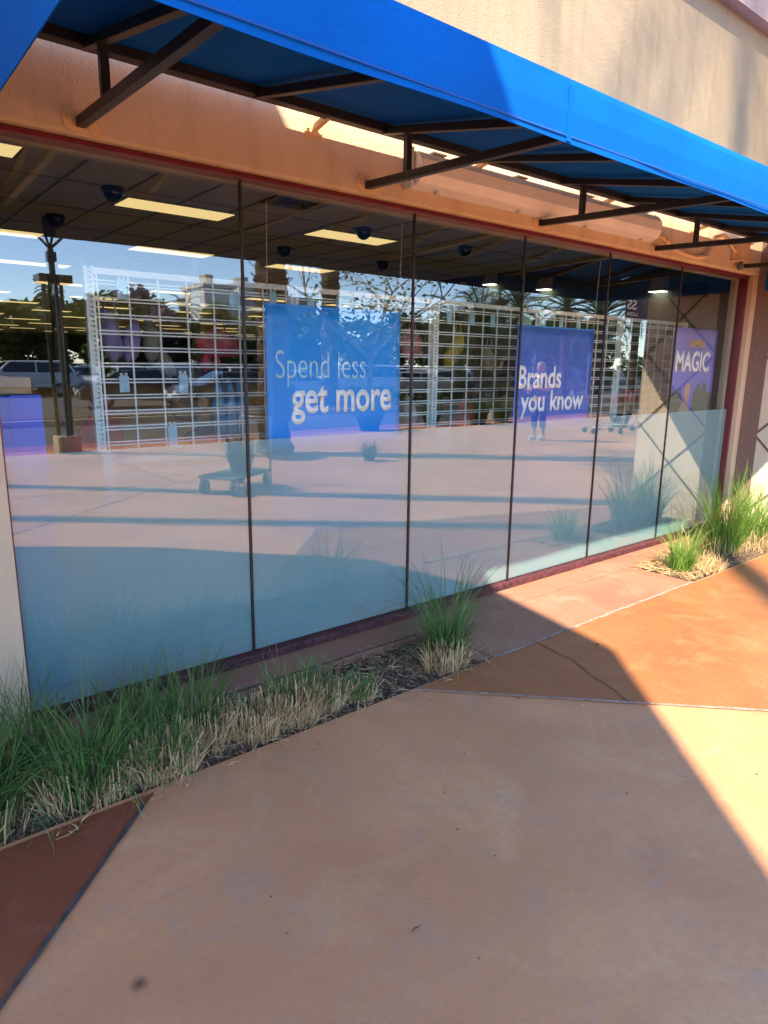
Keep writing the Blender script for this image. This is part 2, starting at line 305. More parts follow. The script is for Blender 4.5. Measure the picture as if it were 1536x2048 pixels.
# ------------------------------------------------------------------ mesh helpers
class MB:
    def __init__(s): s.v = []; s.f = []; s.mi = []; s.cur = 0
    def add(s, vs, fs):
        o = len(s.v); s.v += [tuple(v) for v in vs]
        for f in fs: s.f.append([o+i for i in f]); s.mi.append(s.cur)
    def box(s, x0, x1, y0, y1, z0, z1):
        vs = [(x, y, z) for z in (z0, z1) for y in (y0, y1) for x in (x0, x1)]
        s.add(vs, [(0, 2, 3, 1), (4, 5, 7, 6), (0, 1, 5, 4), (2, 6, 7, 3), (0, 4, 6, 2), (1, 3, 7, 5)])
    def bar(s, a, b, w, h=None, up=(0, 0, 1)):
        h = h or w; a = Vector(a); b = Vector(b); d = (b-a).normalized(); up = Vector(up)
        if abs(d.dot(up)) > 0.98: up = Vector((1, 0, 0))
        sx = d.cross(up).normalized(); sy = sx.cross(d).normalized()
        vs = []
        for p in (a, b):
            for i, j in ((-1, -1), (1, -1), (1, 1), (-1, 1)): vs.append(p + sx*i*w/2 + sy*j*h/2)
        s.add(vs, [(0, 1, 2, 3), (7, 6, 5, 4), (0, 4, 5, 1), (1, 5, 6, 2), (2, 6, 7, 3), (3, 7, 4, 0)])
    def tube(s, pts, rs, n=8, cap=True):
        pts = [Vector(p) for p in pts]
        if not isinstance(rs, (list, tuple)): rs = [rs]*len(pts)
        vs = []; fs = []
        prev = None
        for i, p in enumerate(pts):
            d = (pts[min(i+1, len(pts)-1)] - pts[max(i-1, 0)]).normalized()
            if prev is None:
                u = Vector((1, 0, 0)) if abs(d.x) < 0.8 else Vector((0, 1, 0))
            else: u = prev
            u = (u - d*u.dot(d)).normalized(); v = d.cross(u); prev = u
            for k in range(n):
                a = 2*pi*k/n; vs.append(p + u*cos(a)*rs[i] + v*sin(a)*rs[i])
        for i in range(len(pts)-1):
            for k in range(n):
                k2 = (k+1) % n; fs.append((i*n+k, i*n+k2, (i+1)*n+k2, (i+1)*n+k))
        if cap:
            fs.append(tuple(range(n-1, -1, -1))); fs.append(tuple((len(pts)-1)*n+k for k in range(n)))
        s.add(vs, fs)
    def prism(s, poly, y0, y1, axis='y'):
        """extrude polygon; axis y: poly in (x,z); axis x: poly in (y,z); axis z: poly in (x,y)"""
        n = len(poly)
        f = {'y': lambda p, t: (p[0], t, p[1]), 'x': lambda p, t: (t, p[0], p[1]), 'z': lambda p, t: (p[0], p[1], t)}[axis]
        vs = [f(p, y0) for p in poly] + [f(p, y1) for p in poly]
        fs = [tuple(range(n)), tuple(range(2*n-1, n-1, -1))]
        for i in range(n): j = (i+1) % n; fs.append((i, n+i, n+j, j))
        s.add(vs, fs)
    def blob(s, c, r, nu=12, nv=8, fn=None):
        vs = []; fs = []; c = Vector(c)
        for i in range(nv+1):
            t = pi*i/nv
            for j in range(nu):
                a = 2*pi*j/nu
                d = Vector((sin(t)*cos(a), sin(t)*sin(a), cos(t)))
                k = fn(d) if fn else 1
                vs.append(c + Vector((d.x*r[0], d.y*r[1], d.z*r[2]))*k)
        for i in range(nv):
            for j in range(nu):
                j2 = (j+1) % nu; fs.append((i*nu+j, (i+1)*nu+j, (i+1)*nu+j2, i*nu+j2))
        s.add(vs, fs)
    def quad(s, a, b, c, d): s.add([a, b, c, d], [(0, 1, 2, 3)])
    def build(s, name, mats, parent=None, smooth=False, bevel=0.0, fix=True):
        me = bpy.data.meshes.new(name); me.from_pydata(s.v, [], s.f)
        if not isinstance(mats, (list, tuple)): mats = [mats]
        for mm in mats: me.materials.append(mm)
        if len(mats) > 1: me.polygons.foreach_set('material_index', s.mi)
        if smooth: me.polygons.foreach_set('use_smooth', [True]*len(s.f))
        if fix and len(s.f) < 20000:
            bm = bmesh.new(); bm.from_mesh(me); bmesh.ops.recalc_face_normals(bm, faces=bm.faces); bm.to_mesh(me); bm.free()
        me.update()
        o = bpy.data.objects.new(name, me); COL.objects.link(o)
        if parent is not None: o.parent = parent
        if bevel:
            b = o.modifiers.new('bevel', 'BEVEL'); b.width = bevel; b.segments = 2; b.limit_method = 'ANGLE'; b.angle_limit = radians(40)
        return o

def tag(o, label=None, cat=None, group=None, kind=None):
    if label: o['label'] = label
    if cat: o['category'] = cat
    if group: o['group'] = group
    if kind: o['kind'] = kind
    return o
def thing(name, label, cat, loc=(0, 0, 0), rz=0.0, group=None):
    o = bpy.data.objects.new(name, None); COL.objects.link(o); o.location = loc; o.rotation_euler = (0, 0, rz)
    o.empty_display_size = 0.2
    return tag(o, label, cat, group)
def kids(o): return [c for c in bpy.data.objects if c.parent == o]
def copy_tree(o, loc, rz=0.0, label=None, group=None, scale=None):
    ch1 = kids(o); r = o.copy(); COL.objects.link(r); r.location = loc; r.rotation_euler = (0, 0, rz)
    if scale: r.scale = scale if hasattr(scale, '__len__') else (scale,)*3
    if label: r['label'] = label
    if group: r['group'] = group
    for c in ch1:
        c2 = c.copy(); COL.objects.link(c2); c2.parent = r
        for g in kids(c):
            g2 = g.copy(); COL.objects.link(g2); g2.parent = c2
    return r
def struct(name, mb, mt, **k): return tag(mb.build(name, mt, **k), kind='structure')

def text_mesh(name, body, mt, parent, x0, x1, z0, z1, y, offset=0.0, depth=0.0008, shear=0.0, rot=0.0, face=-1):
    """lettering fitted into the rectangle x0..x1, z0..z1 on the plane y, read from -y (face=-1) or +y (face=1)"""
    cu = bpy.data.curves.new(name, 'FONT'); cu.body = body; cu.size = 1.0; cu.offset = offset; cu.extrude = 0.0; cu.shear = shear
    cu.resolution_u = 6; cu.fill_mode = 'FRONT'
    t = bpy.data.objects.new(name, cu); COL.objects.link(t)
    dg = bpy.context.evaluated_depsgraph_get(); me = bpy.data.meshes.new_from_object(t.evaluated_get(dg))
    bpy.data.objects.remove(t); bpy.data.curves.remove(cu)
    xs = [v.co.x for v in me.vertices]; ys = [v.co.y for v in me.vertices]
    mx, Mx, my, My = min(xs), max(xs), min(ys), max(ys)
    for v in me.vertices:
        u = (v.co.x-mx)/(Mx-mx); q = (v.co.y-my)/(My-my)
        X = x0+u*(x1-x0) if face < 0 else x1-u*(x1-x0)
        v.co = (X, y, z0+q*(z1-z0)+rot*(X-x0))
    me.materials.clear(); me.materials.append(mt); me.update()
    o = bpy.data.objects.new(name, me); COL.objects.link(o); o.parent = parent
    so_ = o.modifiers.new('thick', 'SOLIDIFY'); so_.thickness = depth; so_.offset = 0
    return o

# ------------------------------------------------------------------ ground
YF = -0.09             # outer face of the facade; the glass stands on y = 0
b = MB(); b.quad((-400, -400, -0.16), (400, -400, -0.16), (400, 300, -0.16), (-400, 300, -0.16)); struct('road', b, M['asphalt'])
P1 = (-0.75, 2.62); P2 = (4.95, 7.09)
b = MB()
b.box(-16, 60, -10.2, -0.80, -0.3, 0)
struct('plaza_pavement', b, M['concrete'])
b = MB()
for x0, x1 in ((-16, P1[0]), (P1[1], P2[0]), (7.25, 60)): b.box(x0, x1, -0.80, -0.29, -0.3, 0)
b.box(-16, 60, -0.29, 0.03, -0.3, 0)
struct('window_side_pavement', b, M['redstrip'])
def bed(x0, x1, name):
    b = MB(); nx = int((x1-x0)*26); ny = 13; rr = random.Random(3); vs = []; fs = []
    for j in range(ny+1):
        for i in range(nx+1):
            x = x0+(x1-x0)*i/nx; y = -0.80+0.51*j/ny
            e = min(1, min(j, ny-j)/2.5)
            vs.append((x, y, -0.045+0.035*e*rr.random()+0.03*e*sin(x*5+1)*0.5+0.012*e))
    for j in range(ny):
        for i in range(nx): a = j*(nx+1)+i; fs.append((a, a+1, a+nx+2, a+nx+1))
    b.add(vs, fs); return struct(name, b, M['soil'])
bed(P1[0], P1[1], 'planter_soil'); bed(P2[0], P2[1], 'planter_soil')
# rust-stained slabs around the tan diamond (45 degree joints)
Z1 = 0.004
b = MB()
b.prism([(0.775, -0.825), (-9.0, -0.825), (-9.0, -4.0), (-2.4, -4.0)], 0.0005, Z1, 'z'); struct('dark_stained_pavement', b, M['oxblood']); b = MB()
b.prism([(2.105, -0.815), (7.0, -0.815), (6.8, -1.25), (3.62, -2.33)], 0.0005, Z1, 'z')
b.prism([(7.3, -0.815), (14.0, -0.815), (10.6, -4.1)], 0.0005, Z1, 'z')
struct('stained_pavement', b, M['rust'])
def strip(b, pts, w, z, jag=0.0, seed=1):
    rr = random.Random(seed)
    for (x0, y0), (x1, y1) in zip(pts, pts[1:]):
        d = Vector((x1-x0, y1-y0, 0)); L = d.length; d.normalize(); q = Vector((-d.y, d.x, 0))
        k = max(1, int(L/0.06)); prev = None
        for i in range(k+1):
            p = Vector((x0, y0, z)) + d*L*i/k + q*jag*(rr.random()-0.5); ww = w*(0.75+0.5*rr.random())
            cur = (p-q*ww/2, p+q*ww/2)
            if prev: b.quad(prev[0], cur[0], cur[1], prev[1])
            prev = cur
b = MB()
strip(b, [(0.72, -0.875), (-2.4, -4.0)], 0.016, 0.0075, 0.003)
strip(b, [(3.06, -0.79), (3.03, -1.08), (2.93, -1.33), (2.85, -1.57)], 0.006, 0.0075, 0.022, 5)
strip(b, [(2.12, -0.80), (2.68, -0.80)], 0.012, 0.006, 0.004, 2)
strip(b, [(2.70, -0.29), (2.71, -0.79)], 0.006, 0.0035, 0.002, 8)
strip(b, [(0.4, -0.287), (2.6, -0.287)], 0.016, 0.0035, 0.004, 9)
strip(b, [(3.5, -5.6), (3.5, -10.1)], 0.014, 0.0035, 0.001, 4); strip(b, [(-4, -5.6), (40, -5.6)], 0.014, 0.0036, 0.001, 4)
strip(b, [(9.5, -5.6), (9.5, -10.1)], 0.014, 0.0035, 0.001, 4); strip(b, [(3.5, -5.6), (-2.5, -0.9)], 0.014, 0.0039, 0.001, 4)
struct('dark_pavement_joint', b, M['joint'])
b = MB()
strip(b, [(2.105, -0.818), (3.62, -2.333)], 0.017, 0.0078, 0.004, 3)
strip(b, [(2.72, -0.803), (4.95, -0.803)], 0.022, 0.0070, 0.010, 6)
strip(b, [(3.0, -0.29), (4.95, -0.29)], 0.008, 0.0055, 0.004, 7)
strip(b, [(3.62, -2.333), (6.8, -1.253)], 0.017, 0.0078, 0.004, 3)
struct('pale_pavement_joint', b, M['jointlight'])
b = MB(); b.box(-16, 60, -11.1, -10.2, -0.3, -0.004); struct('red_edge_pavement', b, M['redband'])
b = MB(); b.box(-60, 120, -19.3, -17.0, -0.3, 0.0); struct('kerb_island', b, M['kerb'])
b = MB(); b.box(-60, 120, -19.05, -17.25, 0.0005, 0.03); struct('island_soil', b, M['soil'])
b = MB()
for i in range(26): b.box(-6+i*2.8, -5.88+i*2.8, -42.0, -36.0, -0.159, -0.152)
struct('parking_line', b, M['paint'])

# ------------------------------------------------------------------ the building
X0, X1 = 0.53, 7.0                     # window opening
ZT = 2.445
bld = thing('store_building', 'tan stucco storefront with full width window under the awning', 'storefront', (0, 0, 0))
def offs(o, parent): o.parent = parent; return o
b = MB()
b.prism([(YF, 2.485), (YF+0.012, 2.472), (0.03, 2.470), (0.12, 2.470), (0.12, 3.3), (YF, 3.3)], -0.6, 7.1, 'x')   # lintel with softened arris
b.build('facade_wall', M['stucco'], bld)
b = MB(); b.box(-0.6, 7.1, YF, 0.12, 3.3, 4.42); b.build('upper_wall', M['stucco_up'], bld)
b = MB(); b.box(-0.6, 0.513, YF, 0.12, -0.05, 2.470); b.build('pier', M['stucco'], bld, bevel=0.008)
b = MB(); b.box(X1, 7.1, YF, 0.12, -0.05, 2.470); b.build('window_jamb', M['stucco'], bld, bevel=0.006)
b = MB(); b.prism([(YF, 4.42), (YF-0.11, 4.40), (YF-0.11, 4.72), (YF-0.26, 4.80), (YF-0.26, 5.4), (0.12, 5.4), (0.12, 4.42)], -0.6, 7.1, 'x')
b.build('cornice', M['stucco_pink'], bld)
b = MB(); b.prism([(7.1, YF-0.17), (7.1, -1.05), (7.9, -1.05), (7.9, 0.12), (7.1, 0.12)], -0.05, 5.4, 'z')
wing = b.build('wing_wall', M['wing'], bld)
b = MB(); b.box(-0.75, -0.12, -1.05, YF-0.002, -0.05, 4.42); b.build('wing_wall', M['wing'], bld)  # unseen left wing, added to keep sky light off the awning end panel
b = MB()     # diagonal control joints scored in the wing wall
def wb(y0, z0, y1, z1): b.bar((7.0985, y0, z0), (7.0985, y1, z1), 0.022, 0.006, up=(1, 0, 0))
for k in range(6):
    z = 0.15+k*0.78*1.0
    wb(-0.20, z, -1.045, z+0.845); wb(-0.20, z+0.845, -1.045, z)
b.build('score_joint', mat('dark_score_line', (0.16, 0.115, 0.075), 0.9), wing)
b = MB(); b.box(7.088, 7.12, YF-0.17, YF-0.001, -0.05, 4.4); b.build('granite_panel', M['granite'], bld)

fr = MB()   # red steel frame
fr.box(0.5135, X1, -0.050, 0.035, ZT, 2.469)
fr.box(X1-0.030, X1-0.001, -0.042, 0.035, 0.052, ZT)
fr.box(0.5135, X0-0.006, -0.050, 0.035, 0.052, ZT)
fr_o = fr.build('window_frame', M['red'], bld, bevel=0.003)
b = MB(); b.box(0.5135, X1, -0.050, 0.035, 0.002, 0.044); b.build('window_sill', M['redworn'], fr_o, bevel=0.004)
b = MB(); b.box(X0, X1, 0.040, 0.085, ZT-0.012, 2.469); b.box(6.905, 6.95, 0.03, 0.085, 0.052, ZT-0.012); b.build('inner_trim', M['beigemetal'], fr_o)
edges = [X0-0.006, 1.643, 2.753, 3.740, 4.735, 5.815, X1-0.030]
for i in range(6):
    a, c = edges[i]+0.004, edges[i+1]-0.004
    b = MB(); b.quad((a, 0, 0.05), (c, 0, 0.05), (c, 0, ZT), (a, 0, ZT)); p = b.build('window_pane', M['glass'], bld, fix=False)
    tilt = radians((0.0, 0.07, -0.06, 0.05, -0.08, 0.06)[i])         # panes are never perfectly aligned
    for v in p.data.vertices: v.co.y += (v.co.x-(a+c)/2)*math.tan(tilt)
    b = MB(); b.quad((a+0.003, 0.008, 0.052), (c-0.003, 0.008, 0.052), (c-0.003, 0.008, 1.207), (a+0.003, 0.008, 1.207)); b.build('frosted_film', M['film'], p, fix=False)
    if i < 5:
        b = MB(); b.box(edges[i+1]-0.0065, edges[i+1]+0.0065, -0.006, 0.007, 0.05, ZT); b.build('glazing_seal', M['seal'], p)

# made-up canopy left of the frame, its slab shaped to cast the pavement shadow
tw = thing('added_shade_canopy', 'added flat canopy on round columns, unseen left of the bay, shading the pavement', 'canopy', (0, 0, 0))
b = MB(); b.prism([(-1.28, -5.42), (-0.62, -2.30), (-0.62, -0.1), (-6.6, -0.1), (-6.6, -10.35), (-3.62, -7.64), (-2.44, -6.74)], 5.62, 5.86, 'z'); b.build('shade_slab', M['stucco_up'], tw)
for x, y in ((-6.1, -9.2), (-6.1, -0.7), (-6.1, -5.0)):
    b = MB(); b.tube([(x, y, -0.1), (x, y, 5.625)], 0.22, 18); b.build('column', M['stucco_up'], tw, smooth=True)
# roof and side of the store shell
b = MB(); b.box(-0.6, 40, 0.12, 46, 5.2, 5.3); b.build('roof', M['backwall'], bld)
b = MB(); b.box(7.9, 40, -0.02, 0.12, -0.05, 5.2); b.build('side_wall', M['stucco'], bld)

# ------------------------------------------------------------------ awning
AX0, AX1, AYF, AYB = 0.48, 7.085, -1.58, -0.165
ZB, ZFT, ZRR = 2.336, 2.528, 2.795
aw = thing('blue_awning', 'long blue canvas awning on bronze frame above the shop window', 'awning', (0, 0, 0))
b = MB(); t = 0.004; NX = 66
prof = [(AYB, ZRR), (-0.5, ZRR-0.063), (-1.0, ZRR-0.155), (AYF+0.03, ZFT+0.012), (AYF+0.004, ZFT+0.004), (AYF, ZFT-0.02), (AYF-0.004, 2.43), (AYF, ZB)]
vs = []; fs = []; rr = random.Random(2)
for i in range(NX+1):
    x = AX0+(AX1-AX0)*i/NX
    for k, (y, z) in enumerate(prof):
        vs.append((x, y+(0.004*sin(x*2.1+k)+0.002*sin(x*7.3)) * (1 if k >= 5 else 0), z - (0.006*(1-cos(2*pi*(x-AX0)/1.43)) if 0 < k < 3 else 0) + (0.003*sin(x*4.7) if k == 7 else 0)))
n_ = len(prof)
for i in range(NX):
    for k in range(n_-1): fs.append((i*n_+k, (i+1)*n_+k, (i+1)*n_+k+1, i*n_+k+1))
b.add(vs, fs)
cano = b.build('canopy', M['fabric'], aw, smooth=False); so_ = cano.modifiers.new('thick', 'SOLIDIFY'); so_.thickness = 0.003; so_.offset = 0
for x in (AX0, AX1):
    b = MB(); b.prism([(AYB, ZRR-0.003), (AYB, ZB), (AYF, ZB), (AYF, ZFT-0.005), (-1.0, ZRR-0.158)], x-0.002, x+0.002, 'x'); b.build('end_panel', M['fabric'], aw)
b = MB(); b.box(AX0, AX1, AYF-0.0085, AYF-0.0062, ZB+0.018, ZB+0.024); b.build('hem_stitch', M['hem'], cano)
for xs in (2.04, 3.77, 5.5):
    b = MB(); b.box(xs-0.012, xs+0.012, AYF-0.009, AYF-0.0065, ZB+0.004, ZFT-0.02); b.build('seam', M['fabric'], cano)
R_B = 0.034
b = MB(); b.bar((AX0+0.03, -0.235, 2.752), (AX1-0.03, -0.235, 2.752), 0.05, 0.042); b.build('rear_rail', M['bronze'], aw, bevel=0.003)
b = MB(); b.bar((AX0+0.03, AYF+0.035, 2.475), (AX1-0.03, AYF+0.035, 2.475), R_B); b.build('front_rail', M['bronze'], aw)
for xx in (AX0+0.03, AX1-0.03):
    b = MB(); b.bar((xx, -0.235, 2.752), (xx, AYF+0.05, 2.478), R_B); b.build('end_rafter', M['bronze'], aw)
b = MB(); b.bar((AX1-0.02, -0.19, 2.70), (AX1-0.02, -0.19, 2.347), 0.025); b.bar((AX1-0.02, -0.20, 2.36), (AX1-0.02, AYF+0.05, 2.36), 0.026)
b.build('end_frame', M['fabric'], aw)
BX = [0.905+1.43*k for k in range(5)]
for i, x in enumerate(BX):
    b = MB(); b.bar((x, -0.235, 2.745), (x, AYF+0.05, 2.490), R_B, up=(0, 0, 1)); b.build('rafter', M['bronze'], aw, bevel=0.002)
    if i < 4:
        xm = x+0.715
        b = MB(); b.bar((xm, -0.235, 2.745), (xm, AYF+0.05, 2.490), R_B); b.build('rafter', M['bronze'], aw, bevel=0.002)
    b = MB(); b.bar((x, YF-0.008, 2.515), (x, AYF+0.05, 2.463), R_B+0.002); br = b.build('brace', M['bronze'], aw, bevel=0.002)
    b = MB()
    b.tube([(x-0.022, YF+0.002, 2.522), (x-0.022, YF-0.007, 2.522)], 0.046, 14); b.tube([(x+0.06, YF+0.002, 2.505), (x+0.06, YF-0.009, 2.505)], 0.032, 14)
    b.box(x-0.04, x+0.075, YF-0.006, YF+0.001, 2.48, 2.545)
    b.tube([(x-0.045, YF-0.004, 2.525), (x-0.045, YF-0.018, 2.525)], 0.009, 6)
    b.build('mounting_plate', M['plate'], br)
    b = MB(); b.bar((x, -0.415, 2.51), (x, -0.415, 2.70), R_B-0.003); b.build('post', M['bronze'], aw, bevel=0.002)
for x in (2.0, 3.1, 4.4, 5.75):
    b = MB(); b.box(x-0.05, x+0.05, YF-0.006, YF+0.001, 2.690, 2.735); b.bar((x, YF-0.004, 2.715), (x, -0.235, 2.745), 0.025); b.tube([(x-0.035, YF-0.005, 2.712), (x-0.035, YF-0.015, 2.712)], 0.008, 6)
    b.build('wall_bracket', M['plate'], aw)

# ------------------------------------------------------------------ wall light, conduit, box
fx = thing('strip_light', 'long milky fluorescent fitting fixed to wall under the awning', 'wall light', (3.83, YF, 2.63))
L = 1.235
b = MB(); b.box(-L, L, -0.035, -0.001, -0.085, 0.105); b.build('backplate', M['white'], fx, bevel=0.003)
pf = [(-0.036, 0.098), (-0.095, 0.085), (-0.128, 0.045), (-0.130, -0.02), (-0.105, -0.070), (-0.036, -0.090)]
b = MB(); vs = []; fs = []
for x in (-L+0.012, L-0.012):
    for y, z in pf: vs.append((x, y, z))
k = len(pf)
for i in range(k-1): fs.append((i, i+1, k+i+1, k+i))
fs.append(tuple(range(k))); fs.append(tuple(range(2*k-1, k-1, -1)))
b.add(vs, fs); b.build('diffuser', M['acrylic'], fx, bevel=0.008)
b = MB(); b.box(-L-0.012, -L+0.009, -0.07, -0.001, -0.095, 0.11); b.build('end_cap', M['white'], fx, bevel=0.004)
b = MB(); b.box(L-0.009, L+0.006, -0.06, -0.001, -0.09, 0.105); b.build('end_cap', M['white'], fx, bevel=0.004)
for dz in (-0.03, 0.045):
    b = MB(); b.tube([(-L+0.05, -0.07, dz), (L-0.05, -0.07, dz)], 0.016, 8); b.build('tube_lamp', M['white'], fx, smooth=True)
for x in (-1.05, -0.35, 0.35, 1.05):
    b = MB(); b.box(x-0.05, x+0.05, -0.085, -0.03, 0.0985, 0.107); b.build('clip', M['white'], fx)
    b = MB(); b.box(x-0.010, x+0.010, -0.075, -0.045, -0.100, -0.084); b.build('latch', M['white'], fx)
b = MB(); cpts = [(5.07, YF-0.03, 2.60), (5.22, YF-0.03, 2.60), (5.30, YF-0.03, 2.585), (5.42, YF-0.03, 2.535), (5.56, YF-0.03, 2.485+0.03), (5.78, YF-0.03, 2.505), (5.96, YF-0.03, 2.53), (6.05, YF-0.03, 2.60), (6.08, YF-0.03, 2.70), (6.22, YF-0.035, 2.735), (6.33, YF-0.035, 2.70), (6.40, YF-0.045, 2.645), (6.44, YF-0.06, 2.62)]
b.tube(cpts, 0.017, 10)
for q in (2, 6): b.tube([Vector(cpts[q])-Vector((0.02, 0, 0)), Vector(cpts[q])+Vector((0.02, 0, 0.004))], 0.024, 10)
tag(b.build('conduit', M['plate'], smooth=True), 'tan painted wiring conduit looping from light to corner box', 'conduit')
jb = thing('junction_box', 'small tan junction box with grey sensor near right window corner', 'junction box', (6.55, YF, 2.62))
b = MB(); b.box(-0.07, 0.07, -0.10, -0.001, -0.065, 0.075); b.build('housing', M['plate'], jb, bevel=0.005)
b = MB(); b.box(-0.085, 0.10, -0.115, -0.001, -0.074, -0.066); b.build('cover_flange', M['plate'], jb)
b = MB(); b.box(-0.06, 0.11, -0.110, -0.001, 0.076, 0.084); b.build('cover_flange', M['plate'], jb)
b = MB(); b.blob((0.0, -0.06, -0.115), (0.032, 0.032, 0.034)); b.tube([(0, -0.06, -0.07), (0, -0.06, -0.10)], 0.014); b.build('sensor', M['grey'], jb, smooth=True)

# ------------------------------------------------------------------ store interior
ZC = 3.25
b = MB(); b.box(-0.6, 40, 0.05, 46, -0.2, -0.004); struct('store_floor', b, M['floor'])
b = MB(); b.box(-0.6, 40, 0.13, 46, ZC+0.004, ZC+0.03); struct('store_ceiling', b, M['ceil'])
b = MB()
for i in range(60): x = -0.5+i*0.61; b.box(x-0.012, x+0.012, 0.13, 12, ZC-0.006, ZC+0.002)
for j in range(10): y = 0.4+j*1.22; b.box(-0.6, 12, y-0.012, y+0.012, ZC-0.0045, ZC+0.003)
struct('ceiling_grid', b, M['tbar'])
b = MB(); b.box(-0.6, 40, 45.9, 46.1, 0, 5.2); b.box(-0.72, -0.6, 0.12, 46, 0, 5.2); b.box(40, 40.1, 0.12, 46, 0, 5.2); struct('interior_wall', b, M['backwall'])
b = MB(); b.box(9.8, 10.0, 0.12, 8.2, 0, ZC+0.003); b.box(10.0, 24, 8.0, 8.2, 0, ZC+0.002); struct('interior_partition_wall', b, M['grey'])
b = MB(); b.box(-0.6, 9.8, 0.12, 0.14, 2.47, ZC+0.002); struct('interior_bulkhead_wall', b, M['ceil'])
# fluorescent ceiling panels
def panel(loc, label):
    t = thing('ceiling_light', label, 'ceiling light', loc, 0, 'fluorescent panels in the store ceiling')
    b = MB(); b.box(-0.63, 0.63, -0.25, 0.25, -0.008, 0.002); b.build('frame', M['tbar'], t)
    b = MB(); b.box(-0.60, 0.60, -0.22, 0.22, -0.012, -0.004); b.build('lens', M['light'], t)
    return t
L0 = panel((3.25, 4.57, ZC), 'warm ceiling light just left of the first glazing seam')
lights = [((5.68, 4.6), 'warm ceiling light behind the second pane beside a black dome'), ((0.83, 3.36), 'warm ceiling light in the top left window corner'),
          ((4.37, 7.48), 'warm ceiling light above the first wire rack end'), ((1.90, 7.42), 'warm ceiling light left behind the grey column'),
          ((6.80, 7.66), 'warm ceiling light in front of the thick palm reflection')]
for (x, y), lb in lights: copy_tree(L0, (x, y, ZC), 0, lb)
for r_ in range(11):
    y = 10.45+r_*3.05
    for c_ in range(8):
        x = 0.6+c_*2.44*(1+0.04*r_)+(1.22 if r_ % 2 else 0)
        if x > y*0.68 + 4.0 or (x > 9.2 and y < 8.4): continue
        copy_tree(L0, (x, y, ZC), 0, 'far warm ceiling light seen low through the left panes')
# smoked dome cameras
dm = thing('dome_camera', 'black dome camera on the ceiling left of first light', 'camera', (2.40, 4.06, ZC), 0, 'black dome cameras on the ceiling')
b = MB(); b.tube([(0, 0, 0.0), (0, 0, -0.035)], 0.105, 20); b.build('base_ring', M['blackpaint'], dm)
b = MB(); b.blob((0, 0, -0.035), (0.095, 0.095, 0.10), 16, 10); b.build('dome', M['dome'], dm, smooth=True)
for (x, y), lb in [((2.31, 5.83), 'black dome camera above the grey store column'), ((5.44, 5.94), 'black dome camera between the two middle ceiling lights'), ((5.44, 4.02), 'black dome camera overlapping the second pane ceiling light'),
                   ((7.35, 6.01), 'small black dome camera left of second glazing seam'), ((7.29, 4.07), 'black dome camera behind the third pane')]:
    copy_tree(dm, (x, y, ZC), 0, lb)
sec = thing('security_camera', 'small white security camera high on the partition wall', 'camera', (9.74, 6.5, 3.10))
b = MB(); b.tube([(0, 0, 0.06), (0, 0, 0.0)], 0.07, 12); b.build('mount', M['white'], sec)
b = MB(); b.blob((0, 0, -0.03), (0.06, 0.06, 0.07)); b.build('dome', M['dome'], sec, smooth=True)
vt = thing('air_vent', 'square dusty ceiling vent above the second window pane', 'vent', (4.05, 3.3, ZC))
b = MB()
for k, q in enumerate((0.29, 0.22, 0.15, 0.08)):
    z0 = -0.006-0.008*k
    for s_ in (-1, 1): b.box(-q, q, s_*q-0.012, s_*q+0.012, z0-0.014, z0); b.box(s_*q-0.012, s_*q+0.012, -q+0.0125, q-0.0125, z0-0.014, z0)
b.build('louvre', M['greycol'], vt)
b = MB(); b.box(-0.3, 0.3, -0.3, 0.3, -0.004, 0.001); b.build('backing', M['blackpaint'], vt)
for x, y, lb in ((3.72, 5.3, 'tiny brass sprinkler head behind first ceiling light'), (7.0, 4.9, 'tiny sprinkler head near the second glazing seam')):
    b = MB(); b.tube([(x, y, ZC), (x, y, ZC-0.05)], 0.012, 8); b.tube([(x, y, ZC-0.05), (x, y, ZC-0.055)], 0.03, 10); tag(b.build('sprinkler_head', M['steel']), lb, 'sprinkler')
b = MB(); b.box(3.1, 3.24, 3.0, 3.1, ZC-0.03, ZC); b.box(3.12, 3.22, 2.995, 3.0, ZC-0.022, ZC-0.008); tag(b.build('smoke_detector', M['white']), 'little white ceiling sensor left of first glazing seam', 'sensor')
for x, y, lb in ((2.27, 6.0, 'slim grey store column left of the wire racks'), (4.85, 7.8, 'slim grey store column behind first glazing seam'), (9.3, 9.5, 'slim grey store column behind second glazing seam')):
    c_ = thing('column', lb, 'column', (x, y, 0)); b = MB(); b.box(-0.055, 0.055, -0.055, 0.055, 0, ZC); b.build('shaft', M['greycol'], c_, bevel=0.006)
    b = MB(); b.box(-0.09, 0.09, -0.09, 0.09, 0, 0.012); b.build('foot_plate', M['greycol'], c_)
# wall sconces on the partition
sn = thing('wall_sconce', 'white lit wall sconce nearest the third glazing seam', 'wall lamp', (9.8, 5.80, 3.16), 0, 'lit sconces on the grey partition')
b = MB(); b.prism([(0, 0.10), (-0.06, 0.10), (-0.16, -0.08), (-0.16, -0.10), (0, -0.10)], -0.12, 0.12, 'y'); b.build('shade', M['white'], sn, bevel=0.006)
b = MB(); b.box(-0.15, -0.01, -0.11, 0.11, -0.106, -0.101); b.build('lamp_lens', M['sconce_glow'], sn)
copy_tree(sn, (9.8, 4.55, 2.98), 0, 'white lit wall sconce above the indigo hanging sign')
copy_tree(sn, (9.8, 2.45, 2.80), 0, 'white lit wall sconce above the summer poster')
b = MB(); b.box(9.772, 9.798, 1.75, 2.15, 2.58, 2.78); tag(b.build('wall_grille', M['blackpaint']), 'small dark vent grille on partition right of the sconces', 'vent')

